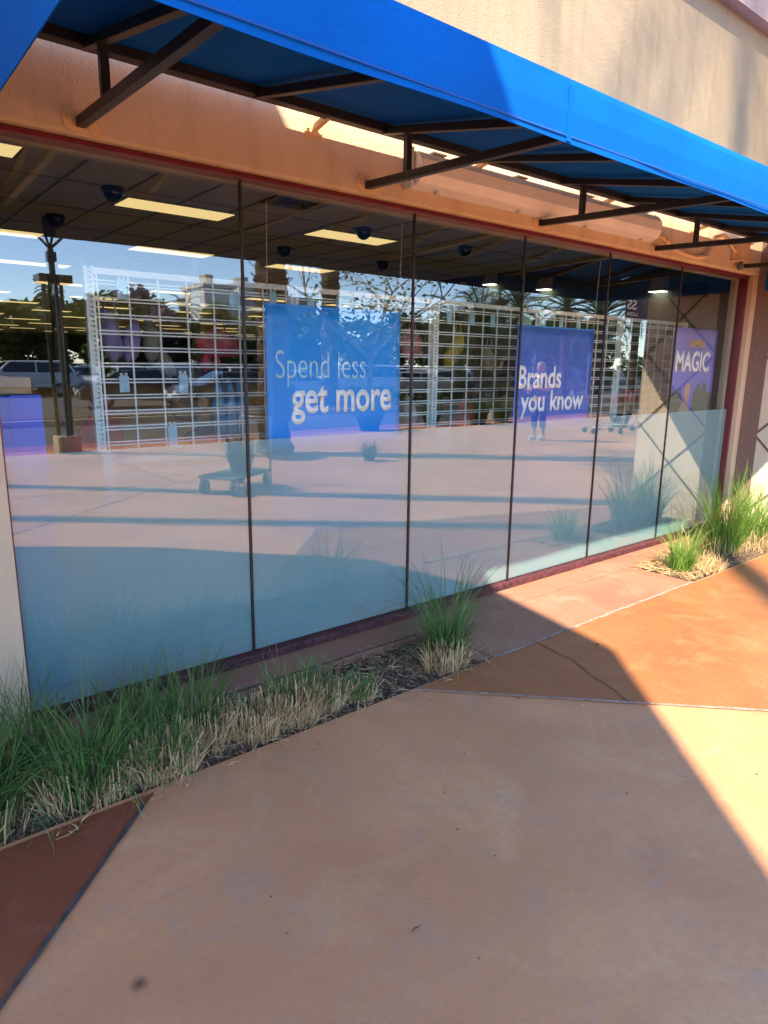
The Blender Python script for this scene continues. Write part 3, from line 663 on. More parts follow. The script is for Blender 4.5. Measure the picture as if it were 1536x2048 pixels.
# hanging signs
def sign(name, label, x0, x1, z0, z1, mt, y=0.15, strings=True):
    t = thing(name, label, 'sign', ((x0+x1)/2, y, z0)); w_ = (x1-x0)/2; h = z1-z0
    b = MB(); nx, nz = 18, 18; vs = []; fs = []
    for j in range(nz+1):
        for i in range(nx+1):
            u, v = i/nx, j/nz
            vs.append((-w_+2*w_*u, 0.0028*sin(u*9+v*3)*(1-v*0.5)+0.0014*sin(v*17), h*v))
    for j in range(nz):
        for i in range(nx): a = j*(nx+1)+i; fs.append((a, a+1, a+nx+2, a+nx+1))
    b.add(vs, fs); o = b.build('sheet', mt, t, smooth=True); so_ = o.modifiers.new('thick', 'SOLIDIFY'); so_.thickness = 0.002
    if strings:
        b = MB(); b.tube([(-w_-0.01, 0, h), (w_+0.01, 0, h)], 0.006, 8); b.build('hanging_rod', M['poster'], t)
        for s_ in (-1, 1):
            b = MB(); b.tube([(s_*w_*0.97, 0, h), (s_*w_*0.97, -0.02, ZT-0.03-z0)], 0.0016, 5); b.build('string', M['white'], t)
    return t
def tx(t, body, mt, x0, x1, z0, z1, offset=0.0, rot=0.0):
    lx, lz = t.location.x, t.location.z
    return text_mesh('lettering', body, mt, t, x0-lx, x1-lx, z0-lz, z1-lz, -0.0062, offset, rot=rot)
s1 = sign('hanging_sign', 'bright blue hanging sign with the words spend less get more', 1.845, 2.785, 0.60, 1.905, M['poster'])
tx(s1, 'Spend less', M['txtpale'], 1.90, 2.515, 1.468, 1.668, -0.008)
tx(s1, 'get more', M['txt'], 1.995, 2.715, 1.262, 1.482, 0.023)
s2 = sign('hanging_sign', 'indigo hanging sign with the words brands you know', 3.885, 4.82, 0.50, 1.885, M['poster2'])
tx(s2, 'Brands', M['txt'], 3.915, 4.425, 1.435, 1.605, 0.024)
tx(s2, 'you know', M['txt'], 3.955, 4.730, 1.215, 1.425, 0.022)
s3 = sign('hanging_sign', 'violet summer poster with yellow and white words near right jamb', 6.08, 6.90, 0.62, 1.965, M['poster3'], strings=False)
tx(s3, 'SUMMER', M['yellowtxt'], 6.36, 6.66, 1.795, 1.865, 0.012)
tx(s3, 'MAGIC', M['txt'], 6.13, 6.78, 1.565, 1.760, 0.028)
# printed picture on the summer poster: treetops and a child
def flatpoly(t, name, pts, mt, dy=-0.0075):
    b = MB(); b.prism([(x-t.location.x, z-t.location.z) for x, z in pts], dy, dy+0.0012, 'y'); return b.build(name, mt, t)
rr = random.Random(5)
def bushpts(x0, x1, z0, z1):
    pts = [(x0, z0)]
    n_ = 16
    for i in range(n_+1): pts.append((x0+(x1-x0)*i/n_, z1*(0.90+0.10*rr.random()) - 0.08*abs(2*i/n_-1)**2))
    pts.append((x1, z0)); return pts
mg = mat('printed_foliage', (0.07, 0.10, 0.05), 0.5, var=0.5, vscale=30); ms = mat('printed_skin', (0.50, 0.28, 0.20), 0.5); mp = mat('printed_pink', (0.65, 0.20, 0.24), 0.5, var=0.3, vscale=14)
flatpoly(s3, 'printed_trees', bushpts(6.52, 6.895, 0.64, 1.49), mg); flatpoly(s3, 'printed_trees', bushpts(6.085, 6.30, 0.64, 1.46), mg, -0.0079)
flatpoly(s3, 'printed_child', [(6.25, 0.9), (6.20, 1.1), (6.30, 1.26), (6.355, 1.30), (6.335, 1.36), (6.345, 1.43), (6.385, 1.465), (6.43, 1.45), (6.45, 1.39), (6.435, 1.33), (6.42, 1.29), (6.46, 1.20), (6.50, 1.05), (6.48, 0.9)], ms, -0.0090)
flatpoly(s3, 'printed_swimsuit', [(6.20, 0.80), (6.215, 1.02), (6.29, 1.15), (6.36, 1.13), (6.43, 1.12), (6.46, 1.0), (6.47, 0.80)], mp, -0.0105)

cb = thing('display_cabinet', 'cobalt blue cabinet at the left end of the window', 'cabinet', (0.40, 0.17, 0))
b = MB(); b.box(-0.30, 0.205, 0.0, 0.45, 0.0, 1.445); b.build('body', M['cabinet'], cb, bevel=0.006)
b = MB(); b.box(0.196, 0.202, -0.004, -0.0005, 0.02, 1.44); b.box(0.222, 0.35, 0.1, 0.45, 0.0, 1.445); b.build('door', M['cabinet'], cb)
bx = thing('cardboard_box', 'small brown cardboard box on top of the blue cabinet', 'box', (0.50, 0.40, 1.447)); b = MB(); b.box(0.0, 0.22, -0.10, 0.10, 0, 0.075); b.build('carton', mat('cardboard', (0.42, 0.27, 0.12), 0.8), bx, bevel=0.004)
b = MB(); b.box(0.085, 0.135, -0.101, 0.101, 0.0755, 0.0775); b.build('tape', mat('packing_tape', (0.5, 0.37, 0.2), 0.3), bx)

# wire display racks (four-foot bays)
YR = 0.75; UP = [1.135, 2.385, 3.635, 4.885, 6.135]; BW = 1.25
PITCH = 0.0862
def rack():
    t = thing('wire_rack', '', 'display rack', (UP[0], YR, 0), 0, 'white wire display racks behind the window')
    b = MB()      # slotted upright: rungs between two flanges read as punched slots
    b.box(-0.024, -0.012, -0.02, 0.02, 0.03, 2.085); b.box(0.012, 0.024, -0.02, 0.02, 0.03, 2.085); b.box(-0.0115, 0.0115, 0.012, 0.02, 0.03, 2.08)
    for k in range(82): z = 0.035+k*0.025; b.box(-0.0118, 0.0118, -0.02, 0.011, z, z+0.010)
    b.build('upright', M['whitemetal'], t)
    b = MB(); b.box(0.026, BW-0.026, -0.012, 0.012, 2.048, 2.08); b.build('top_rail', M['whitemetal'], t)
    b = MB()
    for k in range(19):
        for d in (0.0, 0.0175):
            z = 2.018-k*PITCH-d
            b.bar((0.03, 0, z), (BW-0.03, 0, z), 0.0075)
    for k in range(8):
        x = 0.045+k*(BW-0.09)/7; b.bar((x, 0.007, 0.40), (x, 0.007, 2.047), 0.009)
    b.build('wire_panel', M['whitemetal'], t)
    b = MB(); b.box(0.03, BW-0.03, -0.03, 0.38, 0.10, 0.14); b.build('base_deck', M['whitemetal'], t)
    return t
r0 = rack(); r0['label'] = 'white wire rack hung with purple and red goods, left end'
for i, lb in enumerate(['white wire rack mostly hidden behind the bright blue sign', 'white wire rack between the two hanging signs', 'white wire rack mostly hidden behind the indigo sign', 'white wire rack beside the summer poster']):
    copy_tree(r0, (UP[i+1], YR, 0), 0, lb)
et = thing('rack_end_upright', 'last slotted white upright closing the wire rack row', 'upright', (UP[4]+BW, YR, 0))
for c in kids(r0):
    if c.name.startswith('upright'): c2 = c.copy(); COL.objects.link(c2); c2.parent = et
tg = None
for x, z in [(1.30, 1.98), (1.72, 1.97), (1.96, 1.97), (2.23, 1.98), (2.51, 1.98), (2.74, 1.99), (2.96, 1.98), (3.51, 1.96), (3.77, 1.97), (4.02, 1.96), (4.26, 1.96), (4.66, 1.97), (4.91, 1.97), (5.16, 1.97), (5.42, 1.97), (5.85, 1.95), (1.28, 1.48), (1.62, 1.48), (1.54, 1.18)]:
    low = z < 1.6
    lb = ('pale plastic tag hanging low among the goods on first rack' if low else 'pale blue plastic tag clipped to top wires of the racks')
    if tg is None:
        tg = thing('price_tag', lb, 'tag', (x, YR-0.02, z), 0, 'pale tags clipped to the wire racks')
        b = MB(); b.box(-0.027, 0.027, -0.002, 0.002, -0.055, 0.04); b.build('card', M['tag'], tg)
        b = MB(); b.box(-0.02, -0.006, -0.003, 0.012, 0.048, 0.062); b.box(0.006, 0.02, -0.003, 0.012, 0.048, 0.062); b.box(-0.02, 0.02, -0.0015, 0.001, 0.0405, 0.048); b.build('clip', M['white'], tg)
    else: copy_tree(tg, (x, YR-0.02, z), 0, lb, scale=(1, 1, random.uniform(0.8, 1.25)))

# goods hanging on and behind the racks
def goods(name, label, cat, col, shapes, y=0.93, rough=0.6, extra=None):
    t = thing(name, label, cat, (shapes[0][0], y, shapes[0][1]))
    mt = mat(name+'_cloth', col, rough, var=0.35, vscale=16, bump=0.3, bscale=40)
    b = MB()
    for (x, z, rx, rz_, tilt) in shapes:
        st = len(b.v); b.blob((0, 0, 0), (rx, 0.05, rz_), 14, 10, lambda d: 1+0.10*sin(5*d.x+3*d.z))
        for i in range(st, len(b.v)):
            vx, vy, vz = b.v[i]; b.v[i] = (x-shapes[0][0]+vx*cos(tilt)-vz*sin(tilt), vy, z-shapes[0][1]+vx*sin(tilt)+vz*cos(tilt))
    b.build('body', mt, t, smooth=True)
    b = MB(); b.tube([(-0.04, 0, shapes[0][3]*0.8), (-0.02, 0, shapes[0][3]+0.07), (0.02, 0, shapes[0][3]+0.07), (0.04, 0, shapes[0][3]*0.8)], 0.005, 6); b.build('loop', mt, t, smooth=True)
    return t
goods('plush_cushion', 'lilac padded pair of cushions on the first rack', 'cushion', (0.30, 0.22, 0.50), [(1.29, 1.74, 0.06, 0.15, 0.15), (1.41, 1.72, 0.05, 0.13, -0.2)])
goods('neck_pillow', 'olive grey padded pillow behind first rack centre', 'pillow', (0.26, 0.26, 0.18), [(1.55, 1.72, 0.055, 0.13, 0.05), (1.63, 1.58, 0.05, 0.09, 0.3)], 1.0)
goods('tie_dye_bag', 'pink and red tie dye bag on first rack', 'bag', (0.62, 0.07, 0.13), [(1.96, 1.71, 0.155, 0.085, -0.1), (1.86, 1.60, 0.03, 0.06, 0), (1.93, 1.59, 0.02, 0.05, 0.1)])
goods('red_backpack', 'red slouched backpack low on the first rack', 'backpack', (0.50, 0.025, 0.03), [(1.20, 1.17, 0.13, 0.15, 0.0), (1.20, 1.34, 0.06, 0.10, 0.1), (1.10, 1.10, 0.08, 0.14, -0.2)])
goods('brown_handbag', 'brown and cream handbag in the middle of first rack', 'handbag', (0.27, 0.14, 0.07), [(1.72, 1.32, 0.11, 0.085, -0.3), (1.82, 1.26, 0.07, 0.06, 0.3)])
goods('navy_pouch', 'dark navy pouch at the bottom of first rack', 'pouch', (0.02, 0.025, 0.06), [(1.90, 1.13, 0.17, 0.075, 0.0)], 1.0)
goods('quilted_jacket', 'glossy light blue quilted item at first rack end', 'jacket', (0.10, 0.33, 0.60), [(1.93, 1.30, 0.045, 0.20, 0.0), (2.01, 1.29, 0.045, 0.21, 0.0), (2.085, 1.30, 0.04, 0.19, 0.0)], 0.92, 0.2)
goods('mesh_slipper', 'pale mesh slipper beside the bright blue sign', 'slipper', (0.45, 0.42, 0.36), [(3.56, 1.24, 0.06, 0.12, 0.2)])
goods('pink_pouch', 'pink flat pouch right of the bright blue sign', 'pouch', (0.55, 0.20, 0.22), [(3.57, 1.75, 0.11, 0.12, 0.0)])
goods('yellow_duster', 'shaggy yellow duster on the third rack', 'duster', (0.60, 0.42, 0.02), [(4.07, 1.77, 0.06, 0.10, -0.3), (3.98, 1.66, 0.05, 0.09, -0.1)])
goods('red_toy_bag', 'red bag low on the third rack', 'bag', (0.50, 0.03, 0.06), [(4.20, 1.20, 0.10, 0.13, 0.0)])
goods('striped_cover', 'grey striped cloth item beside the second slotted upright', 'cloth item', (0.30, 0.30, 0.32), [(2.62, 1.50, 0.10, 0.16, 0.1)])
goods('black_bag', 'black bag hanging low right of the third slotted upright', 'bag', (0.02, 0.02, 0.022), [(3.86, 1.22, 0.09, 0.11, 0.0)])
goods('straw_fan', 'pale woven fan hanging on the rack above the red bag', 'fan', (0.5, 0.42, 0.28), [(4.45, 1.66, 0.07, 0.11, 0.5)])
goods('orange_pouch', 'orange pouch hanging left of the summer poster', 'pouch', (0.55, 0.22, 0.05), [(5.75, 1.42, 0.08, 0.12, 0.1)])
goods('teal_cushion', 'teal cushion hanging right of the indigo sign', 'cushion', (0.08, 0.35, 0.36), [(5.35, 1.62, 0.09, 0.12, -0.1)])
goods('green_pouch', 'pale green plastic pouch above the indigo sign', 'pouch', (0.40, 0.55, 0.42), [(4.62, 1.95, 0.07, 0.09, 0.0)], 0.70, 0.3)

# ------------------------------------------------------------------ grass in the planters
def blades(b, n, rad, h0, h1, lean, wid, rr, seg=7, droop=0.5, cx=0.0, cy=0.0, base=0.35):
    for i in range(n):
        a = rr.random()*2*pi; q = rad*sqrt(rr.random())*base*2
        x, y = cx+q*cos(a), cy+q*sin(a)*0.8
        h = h0*0.55+(h1-h0*0.55)*rr.random()
        az = a+rr.gauss(0, 1.0); ln = lean*(0.15+1.25*rr.random()**1.3); tw_ = rr.gauss(0, 0.5)
        w0 = wid*(0.55+0.75*rr.random()); prev = None; p = Vector((x, y, 0)); el = 1.5-0.35*ln*rr.random(); bend = (0.35+droop*1.5*rr.random()**1.2)*ln*1.3; st = h*1.12/seg
        fa = az+pi/2+rr.gauss(0, .7)
        for k in range(seg+1):
            t = k/seg; aa = az+tw_*t; side = Vector((cos(fa+tw_*t), sin(fa+tw_*t), 0))
            ww = w0*(1-t**2.0)*0.5+0.0003; c = (p-side*ww, p+side*ww)
            if prev: b.quad(prev[0], prev[1], c[1], c[0])
            prev = c; e = el-bend*t**1.4*1.6
            p = p+Vector((cos(aa)*cos(e), sin(aa)*cos(e), sin(e)))*st
            if p.z < 0.008: p.z = 0.008
def stubs(b, n, rad, h, rr, cx=0.0, cy=0.0, lean=0.8):
    for i in range(n):
        a = rr.random()*2*pi; q = rad*sqrt(rr.random())
        x, y = cx+q*cos(a), cy+q*sin(a)*0.85; az = a+rr.gauss(0, 1.1); ln = lean*rr.random()**1.6*(1.9 if rr.random() < 0.22 else 0.8)
        hh = h*(0.30+0.75*rr.random()**1.4); d = Vector((cos(az)*ln, sin(az)*ln, 1)).normalized()
        fa = rr.random()*pi; s_ = Vector((cos(fa), sin(fa), 0)); p0 = Vector((x, y, 0)); p1 = p0+d*hh*0.55; p2 = p0+d*hh+Vector((cos(az)*ln*hh*.3, sin(az)*ln*hh*.3, -hh*0.1*ln))
        w_ = 0.0012+0.0020*rr.random()
        b.quad(p0-s_*w_, p0+s_*w_, p1+s_*w_, p1-s_*w_); b.quad(p1-s_*w_, p1+s_*w_, p2+s_*w_*0.8, p2-s_*w_*0.8)
def clump(name, label, x, y, seed, n, h0, h1, rad, dry, dryh, lean=0.6, bright=False, wid=0.0056, droop=0.75, green_off=(0, 0), dry_off=(0, 0), dryr=None):
    rr = random.Random(seed)
    t = thing(name, label, 'grass clump', (x, y, -0.02), 0, 'ornamental grass clumps along the window planter')
    if n:
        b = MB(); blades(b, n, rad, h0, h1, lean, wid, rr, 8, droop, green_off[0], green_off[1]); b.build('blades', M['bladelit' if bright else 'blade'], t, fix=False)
    if dry:
        b = MB(); stubs(b, dry, dryr or rad*0.95, dryh, rr, dry_off[0], dry_off[1]); b.build('dry_stubble', M['straw'], t, fix=False)
    return t
clump('grass_clump', 'tall green grass clump at left frame edge, nearest the camera', 0.18, -0.66, 1, 400, 0.22, 0.60, 0.20, 351, 0.16, 1.15)
clump('grass_clump', 'green grass clump leaning against the stucco pier foot', 0.42, -0.42, 2, 230, 0.20, 0.50, 0.17, 202, 0.13, 1.15)
clump('grass_clump', 'green grass clump with long blades over the dark red slab', 0.58, -0.66, 3, 310, 0.18, 0.48, 0.18, 567, 0.17, 1.15)
clump('grass_clump', 'green grass clump right of the pier below the blue reflection', 0.86, -0.48, 4, 260, 0.16, 0.42, 0.17, 297, 0.16, 1.15, green_off=(0, 0.05))
clump('grass_clump', 'trimmed clump where the slab joint meets the planter', 0.86, -0.70, 5, 178, 0.11, 0.35, 0.14, 702, 0.18, 1.15)
clump('grass_clump', 'mixed green and straw clump arching over the pavement corner', 1.08, -0.58, 6, 252, 0.15, 0.46, 0.16, 756, 0.19, 1.15, green_off=(0, .07))
clump('grass_clump', 'mostly dry cut clump in the middle of the planter', 1.30, -0.66, 7, 52, 0.08, 0.26, 0.13, 1026, 0.17, 1.15)
clump('grass_clump', 'dry cut clump with green tips behind', 1.48, -0.66, 8, 157, 0.10, 0.32, 0.14, 837, 0.19, 1.15, green_off=(0.04, .08))
clump('grass_clump', 'upright part green clump before the bare mulch', 1.66, -0.64, 9, 210, 0.10, 0.28, 0.12, 513, 0.16, 1.15)
clump('grass_clump', 'small low clump with spiky dry tuft near mulch', 1.86, -0.68, 10, 105, 0.06, 0.19, 0.09, 175, 0.11, 1.15)
clump('grass_clump', 'big green clump with tall dry stubble at planter right end', 2.50, -0.62, 11, 300, 0.26, 0.64, 0.14, 340, 0.17, 1.35, green_off=(0.05, 0.04), dry_off=(-0.06, -0.07), dryr=0.13)
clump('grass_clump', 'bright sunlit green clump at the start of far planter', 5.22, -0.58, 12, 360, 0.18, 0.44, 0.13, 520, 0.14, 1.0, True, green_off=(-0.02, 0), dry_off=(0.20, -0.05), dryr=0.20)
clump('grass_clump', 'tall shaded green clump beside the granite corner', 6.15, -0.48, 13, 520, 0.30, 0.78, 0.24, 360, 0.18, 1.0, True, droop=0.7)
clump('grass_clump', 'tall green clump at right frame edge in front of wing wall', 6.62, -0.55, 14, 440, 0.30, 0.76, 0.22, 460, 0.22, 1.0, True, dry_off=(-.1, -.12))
# loose straw and litter on the soil and beside it
def litter(name, rr, n, x0, x1, y0, y1, z, lmin, lmax, mt, wmin=0.0012, wmax=0.003):
    b = MB()
    for i in range(n):
        x, y = x0+(x1-x0)*rr.random(), y0+(y1-y0)*rr.random(); a = rr.random()*pi; L_ = lmin+(lmax-lmin)*rr.random()**2; w_ = wmin+(wmax-wmin)*rr.random()
        d = Vector((cos(a), sin(a), rr.gauss(0, 0.18))); s_ = Vector((-sin(a), cos(a), rr.gauss(0, .3)))*w_; p = Vector((x, y, z+0.012*rr.random())); k = Vector((cos(a+1.2), sin(a+1.2), 0))*L_*0.12*rr.gauss(0, 1)
        q = p+d*L_*0.5+k; e = p+d*L_
        b.quad(p-s_, p+s_, q+s_, q-s_); b.quad(q-s_, q+s_, e+s_*.6, e-s_*.6)
    return tag(b.build(name, mt, fix=False), kind='stuff')
rr = random.Random(21)
litter('straw_litter', rr, 420, 1.75, 2.62, -0.79, -0.31, -0.012, 0.02, 0.13, M['straw'])
litter('straw_litter', rr, 320, 0.0, 1.9, -0.80, -0.33, -0.012, 0.02, 0.12, M['straw'])
litter('straw_litter', rr, 1300, 4.96, 5.7, -0.79, -0.31, 0.0, 0.03, 0.15, M['straw'])
litter('straw_litter', rr, 110, 0.3, 2.7, -0.90, -0.79, 0.006, 0.015, 0.10, M['straw'])
chip = mat('wood_chip', (0.21, 0.13, 0.078), 0.9, var=0.6, vscale=60)
litter('mulch_chips', rr, 2600, 1.2, 2.62, -0.79, -0.31, -0.022, 0.006, 0.028, chip, 0.002, 0.006)
litter('mulch_chips', rr, 700, -0.1, 1.3, -0.79, -0.31, -0.022, 0.006, 0.028, chip, 0.002, 0.006)
# little leaves, pebbles and twigs on the pavement
b = MB()
for i in range(24):
    x, y = rr.uniform(0.2, 4.0), rr.uniform(-2.6, -0.9); r_ = rr.uniform(0.0015, 0.0042)
    b.blob((x, y, 0.004+r_*0.4), (r_*rr.uniform(.7, 1.6), r_, r_*.6), 6, 4)
tag(b.build('pavement_grit', M['soil']), kind='stuff')
for x, y, a, c_, lb in ((3.31, -1.06, 0.4, (0.05, 0.03, 0.02), 'dark curled dead leaf on the orange slab'), (2.62, -1.44, 1.0, (0.35, 0.22, 0.12), 'small tan leaf on the slab by the pale joint'),
                        (1.10, -1.93, 0.2, (0.10, 0.05, 0.03), 'thin brown twig lying on the tan pavement'), (2.16, -0.55, 0.7, (0.25, 0.42, 0.03), 'tiny yellow green leaf on the mulch')):
    b = MB(); L_ = 0.022 if 'twig' not in lb else 0.05; w_ = 0.010 if 'twig' not in lb else 0.003; d = Vector((cos(a), sin(a), 0)); s_ = Vector((-sin(a), cos(a), 0)); p = Vector((x, y, 0.008))
    for k in range(5):
        t0, t1 = k/5, (k+1)/5; f = lambda t: w_*sin(pi*min(max(t, .05), .95)); g = lambda t: Vector((0, 0, 0.006*sin(t*5)+0.003))
        b.quad(p+d*L_*t0-s_*f(t0)+g(t0), p+d*L_*t1-s_*f(t1)+g(t1), p+d*L_*t1+s_*f(t1)+g(t1), p+d*L_*t0+s_*f(t0)+g(t0))
    tag(b.build('twig' if 'twig' in lb else 'fallen_leaf', mat('dry_leaf', c_, 0.8)), lb, 'twig' if 'twig' in lb else 'leaf')

# ------------------------------------------------------------------ the world across the plaza (seen reflected)
def crown(b, c, r, n, size, rr, nclump=26):
    cl = []
    for i in range(nclump):
        d = Vector((rr.gauss(0, 1), rr.gauss(0, 1), rr.gauss(0, 1))).normalized()*(0.35+0.65*rr.random()**0.5)
        cl.append((Vector((d.x*r[0], d.y*r[1], d.z*r[2])), 0.22+0.2*rr.random()))
    for i in range(n):
        cc, cr = cl[rr.randrange(nclump)]
        d = Vector((rr.gauss(0, 1), rr.gauss(0, 1), rr.gauss(0, 0.8))); d = d.normalized()*rr.random()**0.45
        p = Vector(c)+cc+Vector((d.x*r[0]*cr, d.y*r[1]*cr, d.z*r[2]*cr))
        u = Vector((rr.gauss(0, 1), rr.gauss(0, 1), rr.gauss(0, 0.6))).normalized(); v = u.cross(Vector((rr.gauss(0, 1), rr.gauss(0, 1), rr.gauss(0, 1)))).normalized()
        s_ = size*(0.6+0.8*rr.random())
        b.quad(p-u*s_, p-v*s_*0.5, p+u*s_, p+v*s_*0.5)
def limbs(b, base, h, rad, rr, n=5, spread=1.5, depth=2, top=0.5):
    base = Vector(base); fork = base+Vector((rr.gauss(0, .1), rr.gauss(0, .1), h*top))
    b.tube([base-Vector((0, 0, .1)), base+Vector((0, 0, h*0.12)), fork], [rad*1.35, rad, rad*0.8], 8)
    def grow(p, d, L_, r_, lv):
        q1 = p+d*L_*0.5+Vector((rr.gauss(0, .06), rr.gauss(0, .06), .03))*L_; q2 = p+d*L_
        b.tube([p, q1, q2], [r_, r_*0.75, r_*0.5], 5 if lv > 1 else 4)
        if lv > 0:
            for k in range(3):
                dd = (d+Vector((rr.gauss(0, .6), rr.gauss(0, .6), rr.gauss(0.1, .4)))).normalized(); grow(q1 if k == 0 else q2, dd, L_*0.68, r_*0.5, lv-1)
    for k in range(n):
        a = 2*pi*k/n+rr.gauss(0, .3); grow(fork, Vector((cos(a)*spread*.5, sin(a)*spread*.5, 1)).normalized(), h*(1-top)*0.75, rad*0.55, depth)
def tree(label, x, y, h, rad, seed, mt='leaf_mid', n=2600, size=0.22, group='trees beyond the car park', low=0.25):
    rr = random.Random(seed); t = thing('broadleaf_tree', label, 'tree', (x, y, -0.1), rr.random()*6, group)
    b = MB(); limbs(b, (0, 0, 0), h*0.8, 0.035*h, rr, 4, 1.4, 1, 0.4); b.build('trunk', M['bark'], t, fix=False)
    b = MB(); crown(b, (0, 0, h*(0.5+low/2)), (rad, rad, h*(0.5-low/2)), n, size, rr, 30); b.build('crown', M[mt], t, fix=False)
    return t
def frond_mesh(b, L_, az, el, rr, n=26, leaf=0.45, droop=1.0, w=0.028, origin=(0, 0, 0)):
    d = Vector((cos(az), sin(az), 0)); side = Vector((-sin(az), cos(az), 0)); o = Vector(origin); pts = []
    for k in range(n+1):
        t = k/n; e = el - droop*1.5*t**1.6
        pts.append(o.copy()); o = o + (d*cos(e)+Vector((0, 0, sin(e))))*L_/n
    b.tube(pts[::4]+[pts[-1]], [0.03]*(len(pts[::4]))+[0.008], 4)
    for k in range(2, n+1):
        t = k/n; ll = leaf*(0.35+0.65*sin(pi*min(1, t*0.9+0.1)))
        tang = (pts[k]-pts[k-1]).normalized(); up = side.cross(tang)
        for s_ in (-1, 1):
            dd = (side*s_*0.9+tang*0.75+up*(0.25+rr.gauss(0, .1))*-1).normalized(); p = pts[k]; q = p+dd*ll*0.6; e = p+dd*ll+Vector((0, 0, -0.12*ll))
            b.quad(p-tang*w*.5, p+tang*w*.5, q+tang*w*.5, q-tang*w*.5); b.add([q-tang*w*.5, q+tang*w*.5, e], [(0, 1, 2)])
def palm(label, x, y, h, rad, seed, fr_n=30, fl=2.4, cat='palm tree', group='palm trees on the plaza and car park', rough=0.10, skirt=0.0, n=22):
    rr = random.Random(seed); t = thing('palm_tree', label, cat, (x, y, 0), rr.random()*6, group)
    b = MB(); seg = max(14, int(h/0.11)); NS = 16; vs = []; fs = []
    for k in range(seg+1):
        z = h*k/seg
        for j in range(NS):
            a = 2*pi*j/NS; q = rad*(1.0+0.22*max(0, 1-z/0.6)**2)*(1+rough*(0.9*sin(j*2.0+k*1.9)*sin(k*0.9+j)+rr.gauss(0, 0.55)))
            vs.append((q*cos(a)+0.01*h*sin(k*0.03), q*sin(a), z))
    for k in range(seg):
        for j in range(NS): fs.append((k*NS+j, k*NS+(j+1) % NS, (k+1)*NS+(j+1) % NS, (k+1)*NS+j))
    b.add(vs, fs)
    for i in range(int(h*26*rough/0.1)):      # stubs of old fronds
        a = rr.random()*2*pi; z = 0.5+(h-0.5)*rr.random(); c_ = Vector((cos(a), sin(a), 0)); s_ = Vector((-sin(a), cos(a), 0))*rad*0.16; p = c_*rad*0.9+Vector((0, 0, z)); e = c_*rad*(1.1+1.6*rough)+Vector((0, 0, z+rad*0.45))
        b.quad(p-s_, p+s_, e+s_*.7, e-s_*.7)
    b.build('trunk', M['bark'], t, fix=False)
    b = MB()
    for i in range(fr_n):
        a = i*2.399+rr.gauss(0, .15); el = -0.5-skirt+1.9*(i/fr_n)+rr.gauss(0, .08)
        frond_mesh(b, fl*(0.8+0.35*rr.random()), a, el, rr, n, fl*0.2, 1.0, 0.035, (0, 0, h-0.1+0.2*i/fr_n))
    b.build('crown', M['frond'], t, fix=False)
    return t
# palms that throw soft shadows over the facade (they stand left of the picture)
palm('tall fan palm left of the picture shading the facade', -7.0, -12.26, 21.4, 0.13, 41, 30, 3.5, group='palms left of the window')
palm('second tall palm left of the picture behind the added canopy', -8.6, -16.0, 30.0, 0.11, 42, 44, 3.0, group='palms left of the window')
palm('third tall palm left of the picture by the road', -5.0, -12.6, 24.5, 0.11, 43, 44, 3.0, group='palms left of the window')
# reflected palms
palm('thick rough palm trunk reflected at the bright blue sign edge', 6.22, -7.62, 7.5, 0.27, 44, 34, 2.6, rough=0.16)
palm('second palm trunk reflected through the bright blue sign', 14.68, -18.1, 8.5, 0.30, 45, 34, 2.6, rough=0.14)
for i, (x, y, h) in enumerate([(20.6, -16.2, 3.2), (24.6, -17.8, 4.1), (28.6, -17.9, 4.4), (31.6, -18.0, 4.2), (21.7, -18.4, 3.0), (35.0, -18.2, 5.0)]):
    lbl = ['short date palm left of the small lamp post', 'date palm with arching fronds above the indigo sign', 'date palm with arching fronds right of indigo sign', 'date palm by the fourth glazing seam', 'low date palm behind the lamp post', 'date palm next to the wing wall reflection'][i]
    palm(lbl, x, y, h, 0.22, 60+i, 34, 2.5, rough=0.12)
palm('distant palm tuft reflected left above the trees', 12.2, -47, 6.0, 0.14, 71, 22, 1.2); palm('distant palm by the white office block', 22.6, -50, 5.6, 0.2, 72, 24, 1.6)
# leafless tree
rr = random.Random(31); t = thing('bare_tree', 'pale leafless tree with fine twigs behind the bright blue sign', 'tree', (15.9, -17.3, 0))
b = MB(); limbs(b, (0, 0, 0), 6.2, 0.10, rr, 6, 2.3, 3, 0.28); b.build('branches', M['palebark'], t, fix=False)
b = MB(); crown(b, (0, 0, 3.4), (2.8, 2.8, 2.4), 1100, 0.09, rr, 40); b.build('sparse_leaves', M['leaf_mid'], t, fix=False)
rr = random.Random(33); t = thing('bare_tree', 'small leafless tree with forked pale limbs through the indigo sign', 'tree', (24.9, -19.0, 0))
b = MB(); limbs(b, (0, 0, 0), 4.2, 0.09, rr, 4, 1.6, 2, 0.25); b.build('branches', M['palebark'], t, fix=False)
